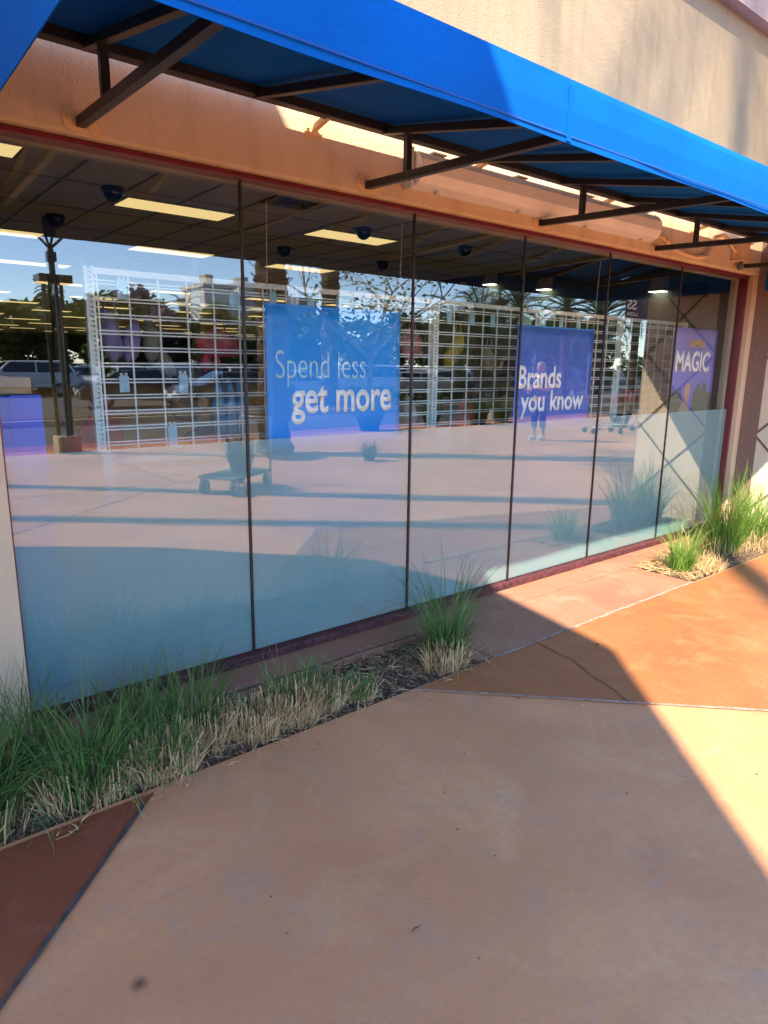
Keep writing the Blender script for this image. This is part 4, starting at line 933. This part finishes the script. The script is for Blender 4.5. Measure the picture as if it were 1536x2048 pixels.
# wood behind
spots = [(7.2, -41, 5.6, 2.6, 'leaf_mid'), (10.6, -43, 5.2, 2.4, 'leaf_dark'), (13.6, -40, 5.3, 2.3, 'leaf_dark'), (16.2, -42, 6.0, 2.4, 'leaf_purple'), (18.8, -43, 5.6, 2.6, 'leaf_dark'), (21.0, -40, 5.0, 2.2, 'leaf_mid'),
         (24.5, -42, 5.4, 2.4, 'leaf_dark'), (28.3, -44, 5.6, 2.6, 'leaf_mid'), (32.5, -45, 5.6, 2.8, 'leaf_dark'), (37, -46, 5.4, 2.8, 'leaf_mid'), (42, -46, 6.2, 3.0, 'leaf_dark'), (47, -44, 6.6, 3.2, 'leaf_mid'), (52, -44, 7.2, 3.4, 'leaf_mid'),
         (56, -42, 6.4, 3.4, 'leaf_dark'), (61, -42, 6.6, 3.4, 'leaf_mid'), (38.5, -31, 4.6, 2.3, 'leaf_mid'), (44.5, -31.5, 4.8, 2.5, 'leaf_dark'), (66, -42, 6.6, 3.6, 'leaf_dark')]
names = {'leaf_mid': 'olive green bushy tree', 'leaf_dark': 'dark green dense tree', 'leaf_purple': 'tree with purple blossom'}
where = ['far left beyond the white van', 'left behind the lamp post', 'behind the first slotted upright', 'above the lilac cushions', 'behind the first rack centre', 'above the brown handbag', 'left of the thick palm trunk', 'behind the bright blue sign left part',
         'behind the bright blue sign middle', 'behind the bright blue sign right part', 'between the two hanging signs', 'left of the small lamp post', 'above the indigo sign left corner', 'behind the indigo sign left', 'behind the indigo sign right', 'right of the dark utility vehicle', 'beyond the handicap sign', 'next to the wing wall reflection']
for i, (x, y, h, r_, mt) in enumerate(spots):
    tree(names[mt]+' '+where[i], x, y, h, r_, 100+i, mt, 4200, 0.23)
rr = random.Random(77); b = MB()
for i in range(60): crown(b, (-10+i*2.4, -52+rr.gauss(0, 1.5), 1.6), (2.0, 2.0, 2.0), 260, 0.3, rr, 8)
tag(b.build('far_hedge', M['leaf_dark'], fix=False), kind='stuff')

# offices far off
def office(label, x0, x1, y0, y1, z, nfl, nb, mt):
    t = thing('office_block', label, 'building', ((x0+x1)/2, y1, 0)); w_ = (x1-x0)/2; d = y1-y0
    b = MB(); b.box(-w_, w_, -d, 0, -0.1, z); b.build('wall', mt, t)
    b = MB(); b.box(-w_-0.2, w_+0.2, -d-0.2, 0.2, z, z+0.35); b.build('parapet', mt, t)
    b = MB(); b.box(-w_*0.4, w_*0.1, -d*0.6, -d*0.3, z+0.35, z+1.3); b.build('roof_plant', M['kerb'], t)
    for f in range(nfl):
        for k in range(nb):
            xa = -w_+2*w_*(k+0.18)/nb; xb = -w_+2*w_*(k+0.82)/nb; za = 0.8+(z-1.2)*f/nfl; zb = za+(z-1.2)/nfl*0.6
            b = MB(); b.box(xa, xb, 0.002, 0.04, za, zb); b.build('window', M['carglass'], t)
wo = mat('pale_office_wall', (0.62, 0.60, 0.55), 0.8); bo = mat('blue_grey_office_wall', (0.22, 0.27, 0.33), 0.4)
office('white office block reflected beside the first glazing seam', 29.0, 32.0, -65, -60, 8.6, 3, 3, wo)
office('blue grey office block right of the white one', 43.2, 48, -88, -80, 11.4, 4, 5, bo)
office('low pale building reflected behind the leafless tree', 34.0, 46, -78, -66, 8.6, 2, 6, bo)
office('pale distant block reflected right of the indigo sign', 84, 96, -72, -62, 5.2, 1, 6, wo)

# cars
CARK = {}
def car(kind, label, x, y, rz, paint):
    T = {'sedan': (4.7, 1.80, [(-2.35, .34), (-2.33, .72), (-2.0, .90), (-1.15, .97), (1.45, .98), (2.30, .93), (2.35, .60), (2.33, .34)], [(-1.35, .95), (-0.55, 1.40), (0.75, 1.43), (1.75, .97)]),
         'suv': (4.8, 1.92, [(-2.4, .42), (-2.38, .88), (-2.1, 1.02), (-1.2, 1.12), (2.30, 1.12), (2.40, .8), (2.38, .42)], [(-1.35, 1.10), (-0.65, 1.68), (1.95, 1.72), (2.33, 1.10)]),
         'hatch': (4.1, 1.76, [(-2.05, .36), (-2.03, .78), (-1.8, .92), (-1.1, 1.00), (1.95, 1.02), (2.05, .7), (2.02, .36)], [(-1.25, .98), (-0.5, 1.46), (1.3, 1.50), (1.95, 1.00)]),
         'van': (5.4, 2.0, [(-2.7, .42), (-2.68, 1.0), (-2.4, 1.18), (-2.0, 1.25), (2.65, 1.25), (2.7, .8), (2.68, .42)], [(-2.1, 1.23), (-1.4, 2.05), (2.55, 2.10), (2.66, 1.23)])}[kind]
    L_, W_, low, cab = T; t = thing('parked_car', label, 'van' if kind == 'van' else 'car', (x, y, -0.16), rz, 'vehicles in the car park')
    pm = mat('car_paint', paint, 0.25, var=0.03, spec=0.6, coat=0.6); hw = W_/2
    b = MB(); b.prism(low, -hw, hw, 'y'); body = b.build('body', pm, t, bevel=0.07)
    zb = cab[0][1]; zt = max(p[1] for p in cab); ins = 0.20
    b = MB(); vs = []; n_ = len(cab)
    yy = lambda z: hw-0.04-ins*(z-zb)/(zt-zb)
    for s_ in (-1, 1): vs += [(p[0], s_*yy(p[1]), p[1]) for p in cab]
    b.add(vs, [tuple(range(n_)), tuple(range(2*n_-1, n_-1, -1))]+[(i, (i+1) % n_, n_+(i+1) % n_, n_+i) for i in range(n_)])
    b.build('cabin', pm, t, bevel=0.05)
    # glass: side windows, screens
    def lerp(p, q, u): return (p[0]+(q[0]-p[0])*u, p[1]+(q[1]-p[1])*u)
    z0, z1 = zb+0.05, zt-0.10
    xa0 = lerp(cab[0], cab[1], (z0-zb)/(cab[1][1]-zb))[0]+0.16; xa1 = lerp(cab[0], cab[1], min(1, (z1-zb)/(cab[1][1]-zb)))[0]+0.10
    xb0 = lerp(cab[3], cab[2], (z0-zb)/(cab[2][1]-zb))[0]-0.16; xb1 = lerp(cab[3], cab[2], (z1-zb)/(cab[2][1]-zb))[0]-0.10
    xm = (xa0+xb0)/2
    for s_ in (-1, 1):
        for q in ([(xa0, z0), (xa1, z1), (xm-0.04, z1), (xm-0.04, z0)], [(xm+0.04, z0), (xm+0.04, z1), (xb1, z1), (xb0, z0)]):
            b = MB(); b.add([(px_, s_*(yy(pz)+0.006), pz) for px_, pz in q], [(0, 1, 2, 3)]); b.build('side_window', M['carglass'], t)
    for e, (p, q), sg in ((0, (cab[0], cab[1]), -1), (1, (cab[3], cab[2]), 1)):
        a_, c_ = lerp(p, q, 0.08), lerp(p, q, 0.90)
        b = MB(); b.add([(a_[0]+sg*0.02, -yy(a_[1])+.1, a_[1]), (a_[0]+sg*0.02, yy(a_[1])-.1, a_[1]), (c_[0]+sg*0.02, yy(c_[1])-.08, c_[1]+.01), (c_[0]+sg*0.02, -yy(c_[1])+.08, c_[1]+.01)], [(0, 1, 2, 3)])
        b.build('windscreen' if e == 0 else 'rear_window', M['carglass'], t)
    for sx in (-1, 1):
        for s_ in (-1, 1):
            xw = sx*L_*0.31; b = MB(); b.tube([(xw, s_*(hw-0.20), .33), (xw, s_*(hw+0.012), .33)], 0.33, 18); wl = b.build('wheel', M['black'], t)
            b = MB(); b.tube([(xw, s_*(hw+0.010), .33), (xw, s_*(hw+0.022), .33)], 0.20, 12); b.build('rim', M['rim'], wl)
    zl = low[1][1]
    for s_ in (-1, 1):
        b = MB(); b.box(-L_/2-0.012, -L_/2+0.05, s_*hw*0.62-0.18, s_*hw*0.62+0.18, zl-0.13, zl); b.build('headlight', M['lampwhite'], t, bevel=0.02)
        b = MB(); b.box(L_/2-0.06, L_/2+0.012, s_*hw*0.72-0.14, s_*hw*0.72+0.14, zl-0.02, zl+0.14); b.build('taillight', M['lampred'], t, bevel=0.02)
        b = MB(); b.box(xa0-0.02, xa0+0.12, s_*(hw+0.10)-0.07, s_*(hw+0.10)+0.07, z0+0.0, z0+0.14); b.build('wing_mirror', pm, t, bevel=0.02)
    for xx in (-L_/2-0.011, L_/2+0.001):
        b = MB(); b.box(xx, xx+0.01, -0.26, 0.26, 0.50, 0.62); b.build('number_plate', M['white'], t)
    return t
P2_ = pi/2
car('suv', 'white tall vehicle parked at far left of the reflection', 7.6, -34.6, 0.06, (0.62, 0.62, 0.60))
car('hatch', 'white hatchback showing its red tail light, left of lamp post', 9.7, -36.5, -P2_*0.8, (0.70, 0.70, 0.68))
car('sedan', 'dark sedan left of the white hatchback', 7.4, -36.5, -P2_*0.85, (0.05, 0.035, 0.03))
car('sedan', 'white sedan parked nearer the lamp post', 11.2, -37.5, -P2_*0.8, (0.66, 0.66, 0.66))
car('sedan', 'black sedan reflected low behind the red backpack', 9.6, -24.0, 0.15, (0.012, 0.012, 0.013))
car('suv', 'black utility vehicle reflected behind the first rack centre', 12.6, -27.5, 1.3, (0.015, 0.016, 0.018))
car('sedan', 'silver sedan behind the black utility vehicle', 14.4, -31.0, 1.4, (0.40, 0.40, 0.41))
car('sedan', 'dark grey sedan left of the thick palm trunk', 12.0, -20.9, 0.1, (0.06, 0.06, 0.065))
car('sedan', 'white sedan reflected through the word more', 15.3, -22.6, 0.0, (0.60, 0.60, 0.60))
car('suv', 'white tall vehicle at right edge of the bright blue sign', 19.3, -23.0, 0.2, (0.62, 0.62, 0.62))
car('sedan', 'silver sedan low beside the third slotted upright', 22.2, -22.2, 0.4, (0.45, 0.45, 0.45))
car('hatch', 'white compact car reflected behind the third rack', 25.4, -23.6, 0.2, (0.58, 0.58, 0.57))
car('sedan', 'grey sedan further back behind the third rack', 28.8, -26.0, 0.9, (0.2, 0.2, 0.21))
car('suv', 'dark blue utility vehicle reflected through the indigo sign', 31.0, -19.9-1.2, 0.05, (0.015, 0.022, 0.045))
car('sedan', 'dark green sedan behind the indigo sign left edge', 27.6, -22.2, 0.2, (0.03, 0.05, 0.04))
car('sedan', 'black sedan parked right of the indigo sign', 37.6, -24.0, 0.9, (0.02, 0.02, 0.02))
for i, (x, c_, lb) in enumerate([(13.5, (.5, .5, .5), 'far silver sedan in back row behind the lilac cushions'), (16.8, (.04, .04, .05), 'far black sedan in back row left of the pink bag'), (20.3, (.6, .6, .6), 'far white sedan in back row left of the thick palm'),
                                (24.2, (.25, .02, .02), 'far red sedan in back row behind the bright blue sign'), (33.5, (.5, .5, .52), 'far silver sedan in back row between the signs'), (37.4, (.03, .03, .03), 'far black sedan in back row left of indigo sign'), (41.5, (.6, .6, .58), 'far white sedan in back row behind the indigo sign')]):
    car('sedan' if i % 2 else 'hatch', lb, x, -36.8, P2_*(1 if i % 2 else -1)*0.9, c_)

# lamp posts: three slim shafts tied by a collar, V arms above
def lamp_post(label, x, y, h, rz=0.0, k=1.0):
    t = thing('lamp_post', label, 'lamp post', (x, y, 0), rz, 'plaza lamp posts')
    b = MB(); b.box(-.19*k, .19*k, -.19*k, .19*k, 0, 0.30); b.build('base', M['kerb'], t, bevel=0.02)
    for dx, dy in ((-0.10, -0.06), (0.10, -0.06), (0.0, 0.11)):
        b = MB(); b.tube([(dx*1.1*k, dy*1.1*k, 0.3), (dx*1.4*k, dy*1.4*k, h-0.5)], 0.034*k, 8); b.build('shaft', M['blackpaint'], t)
    b = MB(); b.box(-.26*k, .26*k, -.2*k, .2*k, h-0.55, h-0.42); b.build('collar', M['blackpaint'], t, bevel=0.01)
    b = MB(); b.tube([(0, 0, h-0.42), (0, 0, h)], 0.05*k, 10); b.box(-.07*k, .07*k, -.07*k, .07*k, h-0.2, h-0.05); b.build('neck', M['blackpaint'], t)
    for a in (0, pi/2, pi, 3*pi/2):
        b = MB(); b.tube([(0, 0, h), (cos(a)*.42*k, sin(a)*.42*k, h+0.42)], 0.022*k, 6); b.build('arm', M['blackpaint'], t)
    b = MB(); b.tube([(0, 0, h+0.40), (0, 0, h+0.46)], 0.50*k, 16); b.build('lamp_disc', M['blackpaint'], t)
    return t
lamp_post('black triple shaft lamp post reflected at left of the racks', 3.20, -9.75, 3.42)
lamp_post('black lamp post reflected under the first wall sconce', 15.5, -10.75, 3.9, 0.4, 0.8)
lamp_post('far black lamp post reflected above the third rack', 23.0, -26.5, 4.2, 0.2, 0.8)
# handicap signs
def hsign(label, x, y, zc):
    t = thing('parking_sign', label, 'sign', (x, y, 0), 0, 'blue parking signs')
    b = MB(); b.tube([(0, 0, -0.1), (0, 0, zc+0.35)], 0.03, 8); b.build('post', M['steel'], t)
    b = MB(); b.box(-0.23, 0.23, 0.035, 0.045, zc-0.3, zc+0.3); b.build('plate', mat('sign_blue', (0.02, 0.12, 0.55), 0.4), t)
    b = MB()   # wheelchair pictogram, facing the shop
    b.blob((0.03, 0.047, zc+0.19), (0.04, 0.003, 0.04)); b.bar((0.03, 0.048, zc+0.14), (0.02, 0.048, zc-0.02), 0.045, 0.004, up=(0, 1, 0)); b.bar((0.02, 0.048, zc-0.02), (-0.10, 0.048, zc-0.03), 0.035, 0.004, up=(0, 1, 0)); b.bar((-0.10, 0.048, zc-0.03), (-0.14, 0.048, zc-0.19), 0.035, 0.004, up=(0, 1, 0))
    pr = None
    for i in range(15):
        a = radians(60+i*18); p = Vector((0.05+0.12*cos(a), 0.048, zc-0.10+0.12*sin(a)))
        if pr: b.bar(pr, p, 0.025, 0.004, up=(0, 1, 0))
        pr = p
    b.build('wheelchair_symbol', M['txt'], t)
hsign('blue wheelchair parking sign left of the dark utility vehicle', 27.6, -19.0, 1.95); hsign('blue wheelchair parking sign at the indigo sign right edge', 32.3, -19.0, 2.05)
# banner post near the wing
t = thing('banner_post', 'dark navy banner on a slim post beside the wing wall edge', 'banner', (15.7, -6.1, 0))
b = MB(); b.tube([(0, 0, 0), (0, 0, 3.4)], 0.03, 8); b.build('post', M['blackpaint'], t)
b = MB(); b.box(-1.05, -0.04, -0.005, 0.005, 2.72, 3.22); b.build('cloth', mat('navy_cloth', (0.01, 0.015, 0.06), 0.6), t)
text_mesh('lettering', 'SS', M['txt'], t, -1.01, -0.62, 2.93, 3.15, 0.012, 0.02, face=1); text_mesh('lettering', 'LESS', M['txt'], t, -1.01, -0.55, 2.79, 2.87, 0.012, 0.01, face=1)

# spiky plants on the plaza edge and the island
def agave(label, x, y, h, n, seed, mt='leaf_mid', z=0.0):
    rr = random.Random(seed); t = thing('spiky_plant', label, 'plant', (x, y, z), 0, 'planting across the plaza'); b = MB(); blades(b, n, 0.35*h, 0.5*h, 1.1*h, 0.95, 0.035*h, rr, 5, 0.5); b.build('leaves', M[mt], t, fix=False); return t
agave('bushy grass plant reflected low right of thick palm trunk', 7.0, -5.85, 0.35, 260, 1, 'frond'); agave('spiky grass plant reflected at bright blue sign bottom right', 10.3, -10.05, 1.0, 320, 2, 'leaf_dark')
agave('spiky low plant reflected left of the second slotted upright', 12.6, -10.4, 0.8, 240, 3, 'leaf_dark'); agave('spiky plant reflected at the foot of small lamp post', 13.9, -9.9, 0.9, 280, 4, 'leaf_dark'); agave('spiky plant reflected left of the indigo sign', 15.0, -10.0, 0.8, 260, 5, 'leaf_mid')
agave('dark spiky plant reflected between indigo sign and wing wall', 16.6, -7.2, 0.9, 300, 6, 'leaf_dark')
for i, x in enumerate((16.5, 19.0, 21.5, 24.0, 26.5)):
    rr = random.Random(200+i); t = thing('hedge_shrub', ['clipped island shrub right of leafless tree', 'clipped island shrub below the compact white car', 'clipped island shrub left of small lamp post', 'clipped island shrub by the green sedan', 'clipped island shrub left of dark utility vehicle'][i], 'shrub', (x, -18.3, 0.02), 0, 'island shrubs')
    b = MB(); crown(b, (0, 0, 0.38), (1.15, 0.45, 0.40), 900, 0.09, rr, 16); b.build('foliage', M['leaf_mid'], t, fix=False)
    b = MB(); b.tube([(0, 0, 0), (0, 0, .4)], .03, 6); b.build('stem', M['bark'], t)

# platform trolley and shopping carts
t = thing('platform_trolley', 'low black platform trolley with castor wheels reflected on the film', 'trolley', (3.95, -4.72, 0), -0.52)
b = MB(); b.box(-0.46, 0.46, -0.27, 0.27, 0.19, 0.225); b.build('deck', M['grey'], t, bevel=0.01)
b = MB(); b.tube([(0.45, -0.24, 0.22), (0.49, -0.24, 0.90), (0.49, 0.24, 0.90), (0.45, 0.24, 0.22)], 0.014, 8); b.build('push_handle', M['steel'], t, smooth=True)
for sx in (-0.40, 0.40):
    for sy in (-0.22, 0.22):
        b = MB(); b.tube([(sx, sy-0.022, 0.085), (sx, sy+0.022, 0.085)], 0.085, 16); wl = b.build('castor', M['black'], t)
        b = MB(); b.box(sx-0.03, sx+0.03, sy-0.034, sy-0.026, 0.07, 0.19); b.box(sx-0.03, sx+0.03, sy+0.026, sy+0.034, 0.07, 0.19); b.build('fork', M['steel'], wl)
t = thing('potted_grass', 'bushy green potted grass riding on the platform trolley', 'plant', (4.02, -4.74, 0.237))
b = MB(); b.tube([(0, 0, 0), (0, 0, 0.16)], [0.13, 0.17], 16); b.build('pot', M['blackpaint'], t); rr = random.Random(9)
b = MB(); blades(b, 420, 0.25, 0.2, 0.42, 0.9, 0.007, rr, 5, 0.6); o = b.build('foliage', M['frond'], t, fix=False); o.location = (0, 0, 0.13)
def cart(label, x, y, rz):
    t = thing('shopping_cart', label, 'shopping cart', (x, y, 0), rz, 'shopping carts on the plaza')
    b = MB()
    for k in range(9):
        z = 0.52+k*0.05; e = 0.0 if k else 0.0
        P = [(-0.36+0.012*(8-k), -0.24), (0.42, -0.28), (0.42, 0.28), (-0.36+0.012*(8-k), 0.24)]
        for i in range(4): a, c_ = P[i], P[(i+1) % 4]; b.bar((a[0], a[1], z), (c_[0], c_[1], z), 0.006)
    for k in range(12): x_ = -0.30+k*0.06; b.bar((x_, -0.25, 0.52), (x_-0.02, -0.255, 0.93), 0.006); b.bar((x_, 0.25, 0.52), (x_-0.02, 0.255, 0.93), 0.006); b.bar((x_, -0.25, 0.52), (x_, 0.25, 0.52), 0.006)
    b.build('basket', M['steel'], t)
    b = MB()
    for s_ in (-1, 1): b.tube([(0.48, s_*.27, 1.0), (0.40, s_*.27, 0.5), (0.30, s_*.26, 0.16), (-0.36, s_*.2, 0.16)], 0.014, 6)
    b.build('frame', M['steel'], t, smooth=True)
    b = MB(); b.tube([(0.50, -0.29, 1.0), (0.50, 0.29, 1.0)], 0.02, 8); b.build('handle', M['red'], t)
    b = MB(); b.box(0.24, 0.40, -0.23, 0.23, 0.72, 0.92); b.build('child_seat', M['red'], t, bevel=0.01)
    for sx in (-0.34, 0.30):
        for s_ in (-1, 1): b = MB(); b.tube([(sx, s_*.23-.02, 0.065), (sx, s_*.23+.02, 0.065)], 0.065, 12); b.build('wheel', M['black'], t)
    return t
cart('silver shopping cart with red handle reflected left of wing wall', 14.75, -6.45, 0.5); cart('second silver shopping cart reflected nearest the wing wall', 15.75, -6.75, 0.4)

# ------------------------------------------------------------------ the person walking across the plaza
def skinned(name, pts, edges, radii, mt, parent, root=0, sub=2):
    me = bpy.data.meshes.new(name); me.from_pydata(pts, edges, []); o = bpy.data.objects.new(name, me); COL.objects.link(o)
    me.materials.append(mt)
    sk = o.modifiers.new('skin', 'SKIN'); sk.use_smooth_shade = True
    for i, v in enumerate(me.skin_vertices[0].data):
        r_ = radii[i]; v.radius = r_ if isinstance(r_, tuple) else (r_, r_); v.use_root = (i == root)
    ss = o.modifiers.new('sub', 'SUBSURF'); ss.levels = sub; ss.render_levels = sub
    bpy.context.view_layer.update(); dg = bpy.context.evaluated_depsgraph_get(); m2 = bpy.data.meshes.new_from_object(o.evaluated_get(dg))
    bpy.data.objects.remove(o); m2.name = name
    if not m2.materials: m2.materials.append(mt)
    m2.polygons.foreach_set('use_smooth', [True]*len(m2.polygons))
    o = bpy.data.objects.new(name, m2); COL.objects.link(o); o.parent = parent; return o
skin = mat('skin', (0.42, 0.24, 0.17), 0.5, var=0.08); navy = mat('dark_navy_cloth', (0.016, 0.018, 0.030), 0.85, var=0.3, vscale=12, bump=0.2, bscale=60); hairm = mat('fair_hair', (0.42, 0.27, 0.13), 0.7, var=0.4, vscale=40)
pn = thing('person', 'person in dark top and cropped trousers with white shoes looking aside', 'person', (12.05, -6.3, 0), radians(175))
# local frame: +x is forward, +y left
def hand(base, d, side):
    """palm plus four fingers and a thumb, slightly curled; returns points, edges, radii"""
    d = Vector(d).normalized(); s_ = Vector(side).normalized(); n_ = d.cross(s_)
    P, E, R_ = [], [], []
    return d, s_, n_
pts = [(0, 0, 0.90), (0, 0, 1.05), (0.01, 0, 1.22), (0.0, 0, 1.36), (0.015, 0, 1.43), (0.03, 0, 1.50),
       (0, 0.09, 0.86), (0.05, 0.10, 0.48), (0.00, 0.10, 0.09), (0.12, 0.11, 0.045),
       (0, -0.09, 0.86), (0.02, -0.10, 0.48), (-0.06, -0.10, 0.09), (0.06, -0.11, 0.045),
       (0, 0.17, 1.33), (-0.02, 0.235, 1.09), (0.17, 0.19, 1.02), (0.24, 0.15, 1.05),
       (0, -0.17, 1.33), (0.03, -0.235, 1.10), (0.20, -0.14, 1.12), (0.26, -0.09, 1.15)]
edges_ = [(0, 1), (1, 2), (2, 3), (3, 4), (4, 5), (0, 6), (6, 7), (7, 8), (8, 9), (0, 10), (10, 11), (11, 12), (12, 13), (3, 14), (14, 15), (15, 16), (16, 17), (3, 18), (18, 19), (19, 20), (20, 21)]
rad = [(.115, .14), (.105, .13), (.115, .145), (.10, .13), (.052, .055), (.06, .06), .085, .055, .036, .03, .085, .055, .036, .03, .055, .042, .028, .034, .055, .042, .028, .034]
bodyo = skinned('body', pts, edges_, rad, skin, pn)
def head():
    b = MB()
    def f(d):
        k = 1.0
        if d.x > 0.3: k += 0.14*math.exp(-((d.y/0.18)**2+((d.z+0.10)/0.20)**2)) * (1 if d.x > .6 else .4)     # nose
        if d.x > 0.3: k -= 0.07*math.exp(-(((abs(d.y)-0.32)/0.16)**2+((d.z-0.08)/0.13)**2))                     # eye sockets
        if d.z < -0.3 and d.x > 0: k += 0.07*d.x
        return k
    b.blob((0.045, 0, 1.565), (0.092, 0.074, 0.115), 24, 18, f)
    for s_ in (-1, 1): b.blob((0.03, s_*0.077, 1.56), (0.022, 0.012, 0.032), 8, 6)
    return b
head().build('head', skin, pn, smooth=True)
b = MB()
for s_ in (-1, 1): b.blob((0.122, s_*0.030, 1.577), (0.010, 0.013, 0.008), 8, 6)
b.build('eyes', M['blackpaint'], pn, smooth=True)
b = MB(); b.blob((0.128, 0, 1.512), (0.008, 0.022, 0.006), 8, 6); b.build('mouth', mat('lips', (0.35, 0.12, 0.10), 0.5), pn, smooth=True)
b = MB(); b.blob((0.025, 0, 1.600), (0.104, 0.090, 0.100), 18, 12, lambda d: 1 if not (d.x > 0.45 and d.z < 0.35) else 0.80); b.blob((-0.05, 0, 1.52), (0.055, 0.075, 0.10), 14, 10); b.build('hair', hairm, pn, smooth=True)
# clothing shells
top_i = [(0, 0, 0.93), (0, 0, 1.05), (0.01, 0, 1.22), (0.0, 0, 1.36), (0.005, 0, 1.405), (0, 0.16, 1.335), (-0.01, 0.215, 1.18), (0, -0.16, 1.335), (0.015, -0.215, 1.18)]
skinned('shirt', top_i, [(0, 1), (1, 2), (2, 3), (3, 4), (3, 5), (5, 6), (3, 7), (7, 8)], [(.135, .165), (.125, .15), (.13, .16), (.115, .145), (.075, .08), .075, .062, .075, .062], navy, pn)
skinned('trousers', [(0, 0, 0.93), (0, 0.09, 0.84), (0.05, 0.10, 0.48), (0.02, 0.10, 0.26), (0, -0.09, 0.84), (0.02, -0.10, 0.48), (-0.03, -0.10, 0.26)], [(0, 1), (1, 2), (2, 3), (0, 4), (4, 5), (5, 6)], [(.13, .16), .108, .08, .072, .108, .08, .072], navy, pn)
for s_, xo in ((1, 0.0), (-1, -0.06)):
    b = MB(); b.blob((xo+0.065, s_*0.105, 0.055), (0.145, 0.052, 0.055), 14, 8, lambda d: 1.0 if d.z > -0.2 else 0.95); sh = b.build('shoe', M['white'], pn, smooth=True)
    b = MB(); b.prism([(xo-0.08, 0.0), (xo+0.21, 0.0), (xo+0.215, 0.028), (xo-0.085, 0.028)], s_*0.105-0.048, s_*0.105+0.048, 'y'); b.build('sole', M['white'], sh, bevel=0.008)
# hands: a palm, four curled fingers of different lengths and a thumb each
for s_, (hx, hy, hz), dirv in ((1, (0.245, 0.145, 1.052), Vector((0.85, -0.42, 0.30))), (-1, (0.265, -0.085, 1.152), Vector((0.80, 0.45, 0.30)))):
    d = dirv.normalized(); sd = Vector((0, 0, 1)); sd = (sd-d*sd.dot(d)).normalized(); nn = d.cross(sd)*s_
    o = Vector((hx, hy, hz)); P = [o, o+d*0.045, o+d*0.085]; E_ = [(0, 1), (1, 2)]; R_ = [(.026, .018), (.036, .016), (.036, .014)]
    for k, (off, ln) in enumerate(((0.027, 0.066), (0.010, 0.076), (-0.008, 0.070), (-0.025, 0.055))):
        q = o+d*0.088+sd*off; i0 = len(P); P += [q, q+d*ln*.4-nn*ln*.15, q+d*ln*.6-nn*ln*.5, q+d*ln*.55-nn*ln*.85]; E_ += [(2, i0), (i0, i0+1), (i0+1, i0+2), (i0+2, i0+3)]; R_ += [.0095, .009, .0085, .0075]
    q = o+d*0.03+sd*0.034; i0 = len(P); P += [q, q+d*.028+sd*.022-nn*.012, q+d*.055+sd*.024-nn*.03]; E_ += [(1, i0), (i0, i0+1), (i0+1, i0+2)]; R_ += [.012, .0105, .009]
    skinned('hand', [tuple(p) for p in P], E_, R_, skin, pn, 1, 1)
ph = thing('phone', 'dark phone held in front by the reflected person', 'phone', (0, 0, 0)); ph.location = (12.05-0.355, -6.33, 1.16); ph.rotation_euler = (0, radians(-35), radians(175))
b = MB(); b.box(-0.006, 0.0, -0.038, 0.038, -0.075, 0.075); b.build('case', M['blackpaint'], ph, bevel=0.003)
b = MB(); b.box(-0.0078, -0.0066, -0.034, 0.034, -0.07, 0.07); b.build('screen', M['carglass'], ph)
